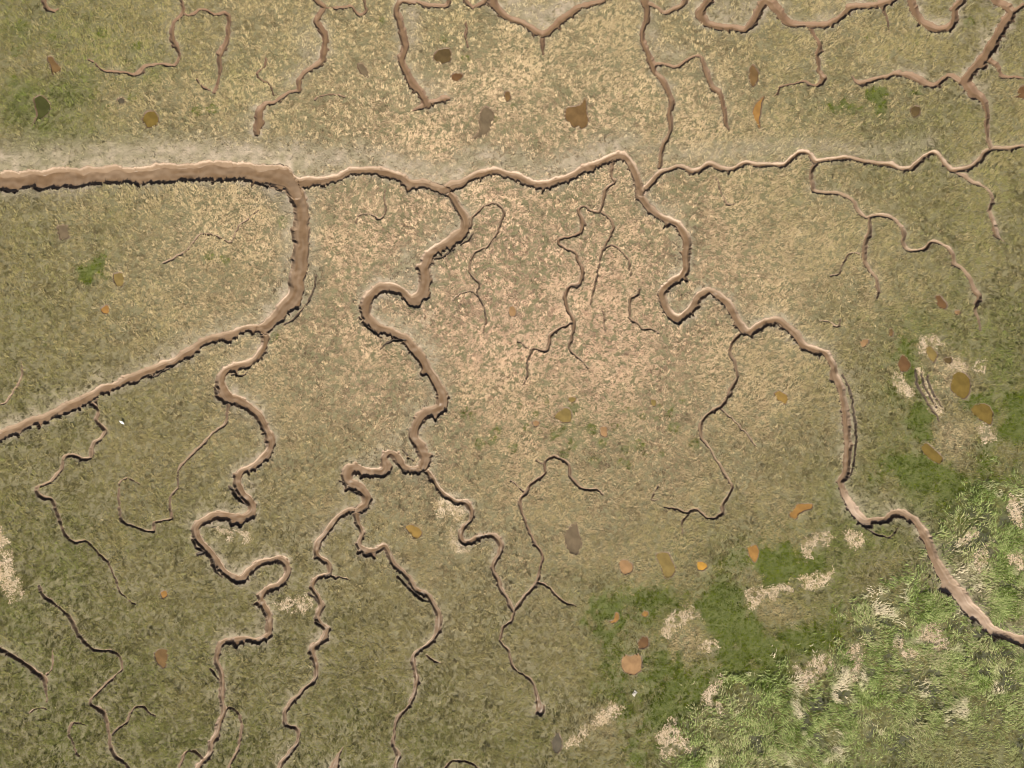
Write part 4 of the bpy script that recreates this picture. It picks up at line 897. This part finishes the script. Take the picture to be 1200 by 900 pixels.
bx, by = W(144.2, 495.0)
bird = empty('bird', (float(bx), float(by), float(field(Z, np.array([bx]), np.array([by]))[0]) + .06))
tag(bird, 'white bird standing in the grass right of the dark stepped gully', 'bird')
bird.rotation_euler.z = math.radians(142)
loft('body', [(-.30, 0, .24, .02, .008), (-.22, 0, .235, .055, .03), (-.12, 0, .23, .10, .075), (0, 0, .22, .125, .10), (.10, 0, .235, .11, .095), (.18, 0, .275, .07, .075), (.225, 0, .325, .05, .055), (.27, 0, .35, .052, .052), (.31, 0, .352, .042, .042), (.335, 0, .348, .018, .02), (.342, 0, .347, .008, .01)], WHITE, bird)
loft('bill', [(.333, 0, .345, .014, .014), (.37, 0, .341, .011, .012), (.40, 0, .334, .004, .004)], BILL, bird)
for s in (-1, 1):
    loft('wing', [(.12, s * .105, .25, .012, .03), (.04, s * .125, .26, .02, .07), (-.10, s * .10, .262, .022, .06), (-.24, s * .05, .262, .014, .03), (-.36, s * .02, .262, .005, .008)], GREYF if s > 0 else WHITE, bird)
    loft('leg', [(.0, s * .04, .14, .008, .008), (.001, s * .04, .0, .008, .008)], BILL, bird) if False else None
    bmx = bmesh.new(); bmesh.ops.create_cone(bmx, cap_ends=True, segments=8, radius1=.009, radius2=.012, depth=.20)
    bmesh.ops.translate(bmx, verts=bmx.verts[:], vec=(.0, s * .045, .07))
    me = bpy.data.meshes.new('leg'); bmx.to_mesh(me); bmx.free(); me.materials.append(BILL)
    o = bpy.data.objects.new('leg', me); COL.objects.link(o); o.parent = bird

sx, sy = W(743.5, 812)
bm = bmesh.new(); NN = 12; vs = [[None] * NN for _ in range(NN)]
for i in range(NN):
    for j in range(NN):
        u_, v_ = i / (NN - 1) - .5, j / (NN - 1) - .5
        zz = .10 * float(vn(u_ * 3, v_ * 3, .55, 201)) + .12 * (1 - 2 * abs(u_)) * (1 - 2 * abs(v_))
        vs[i][j] = bm.verts.new((u_ * .42 + .05 * float(vn(u_, v_, .2, 203)), v_ * .62 + .06 * float(vn(u_, v_, .2, 205)), zz + .10))
for i in range(NN - 1):
    for j in range(NN - 1): bm.faces.new((vs[i][j], vs[i + 1][j], vs[i + 1][j + 1], vs[i][j + 1]))
bmesh.ops.solidify(bm, geom=bm.faces[:], thickness=.012)
me = bpy.data.meshes.new('white_scrap'); bm.to_mesh(me); bm.free()
m, nt, b = new_mat('white_sheet'); b.inputs['Base Color'].default_value = (.80, .75, .66, 1); b.inputs['Roughness'].default_value = .45; me.materials.append(m)
o = bpy.data.objects.new('white_scrap', me); COL.objects.link(o)
o.location = (float(sx), float(sy), float(field(Z, np.array([sx]), np.array([sy]))[0])); o.rotation_euler.z = -.6
tag(o, 'crumpled white scrap lying below the heart shaped pool', 'litter')

# ------------------------------------------------------------------ light, sky, camera
EL, AZ = math.radians(46), math.radians(174)        # sun stands low in the picture, a little to the right
w = bpy.data.worlds.new('World'); S.world = w; w.use_nodes = True
nt = w.node_tree; bg = nt.nodes['Background']; sk = nt.nodes.new('ShaderNodeTexSky'); sk.sky_type = 'NISHITA'; sk.sun_disc = False
sk.sun_elevation = EL; sk.sun_rotation = AZ; sk.air_density = 1.0; sk.dust_density = 1.5
nt.links.new(sk.outputs[0], bg.inputs[0]); bg.inputs[1].default_value = .05
sd = bpy.data.lights.new('sun', 'SUN'); sd.energy = 5.0; sd.angle = math.radians(.5); sd.color = (1, .93, .82)
so = bpy.data.objects.new('sun', sd); COL.objects.link(so)
d = np.array([math.sin(AZ) * math.cos(EL), math.cos(AZ) * math.cos(EL), math.sin(EL)])
from mathutils import Vector
so.rotation_euler = Vector(-d).to_track_quat('-Z', 'Y').to_euler()
cd = bpy.data.cameras.new('camera'); cd.sensor_width = 36; cd.lens = 24; cd.clip_end = 12000; cd.clip_start = .5
cam = bpy.data.objects.new('camera', cd); COL.objects.link(cam); cam.location = (0, 0, 80); S.camera = cam
S.view_settings.view_transform = 'Standard'; S.view_settings.look = 'None'; S.view_settings.gamma = 1; S.view_settings.exposure = 0.87
S.cycles.filter_width = 1.05; S.cycles.max_bounces = 4; S.cycles.diffuse_bounces = 2; S.cycles.glossy_bounces = 2
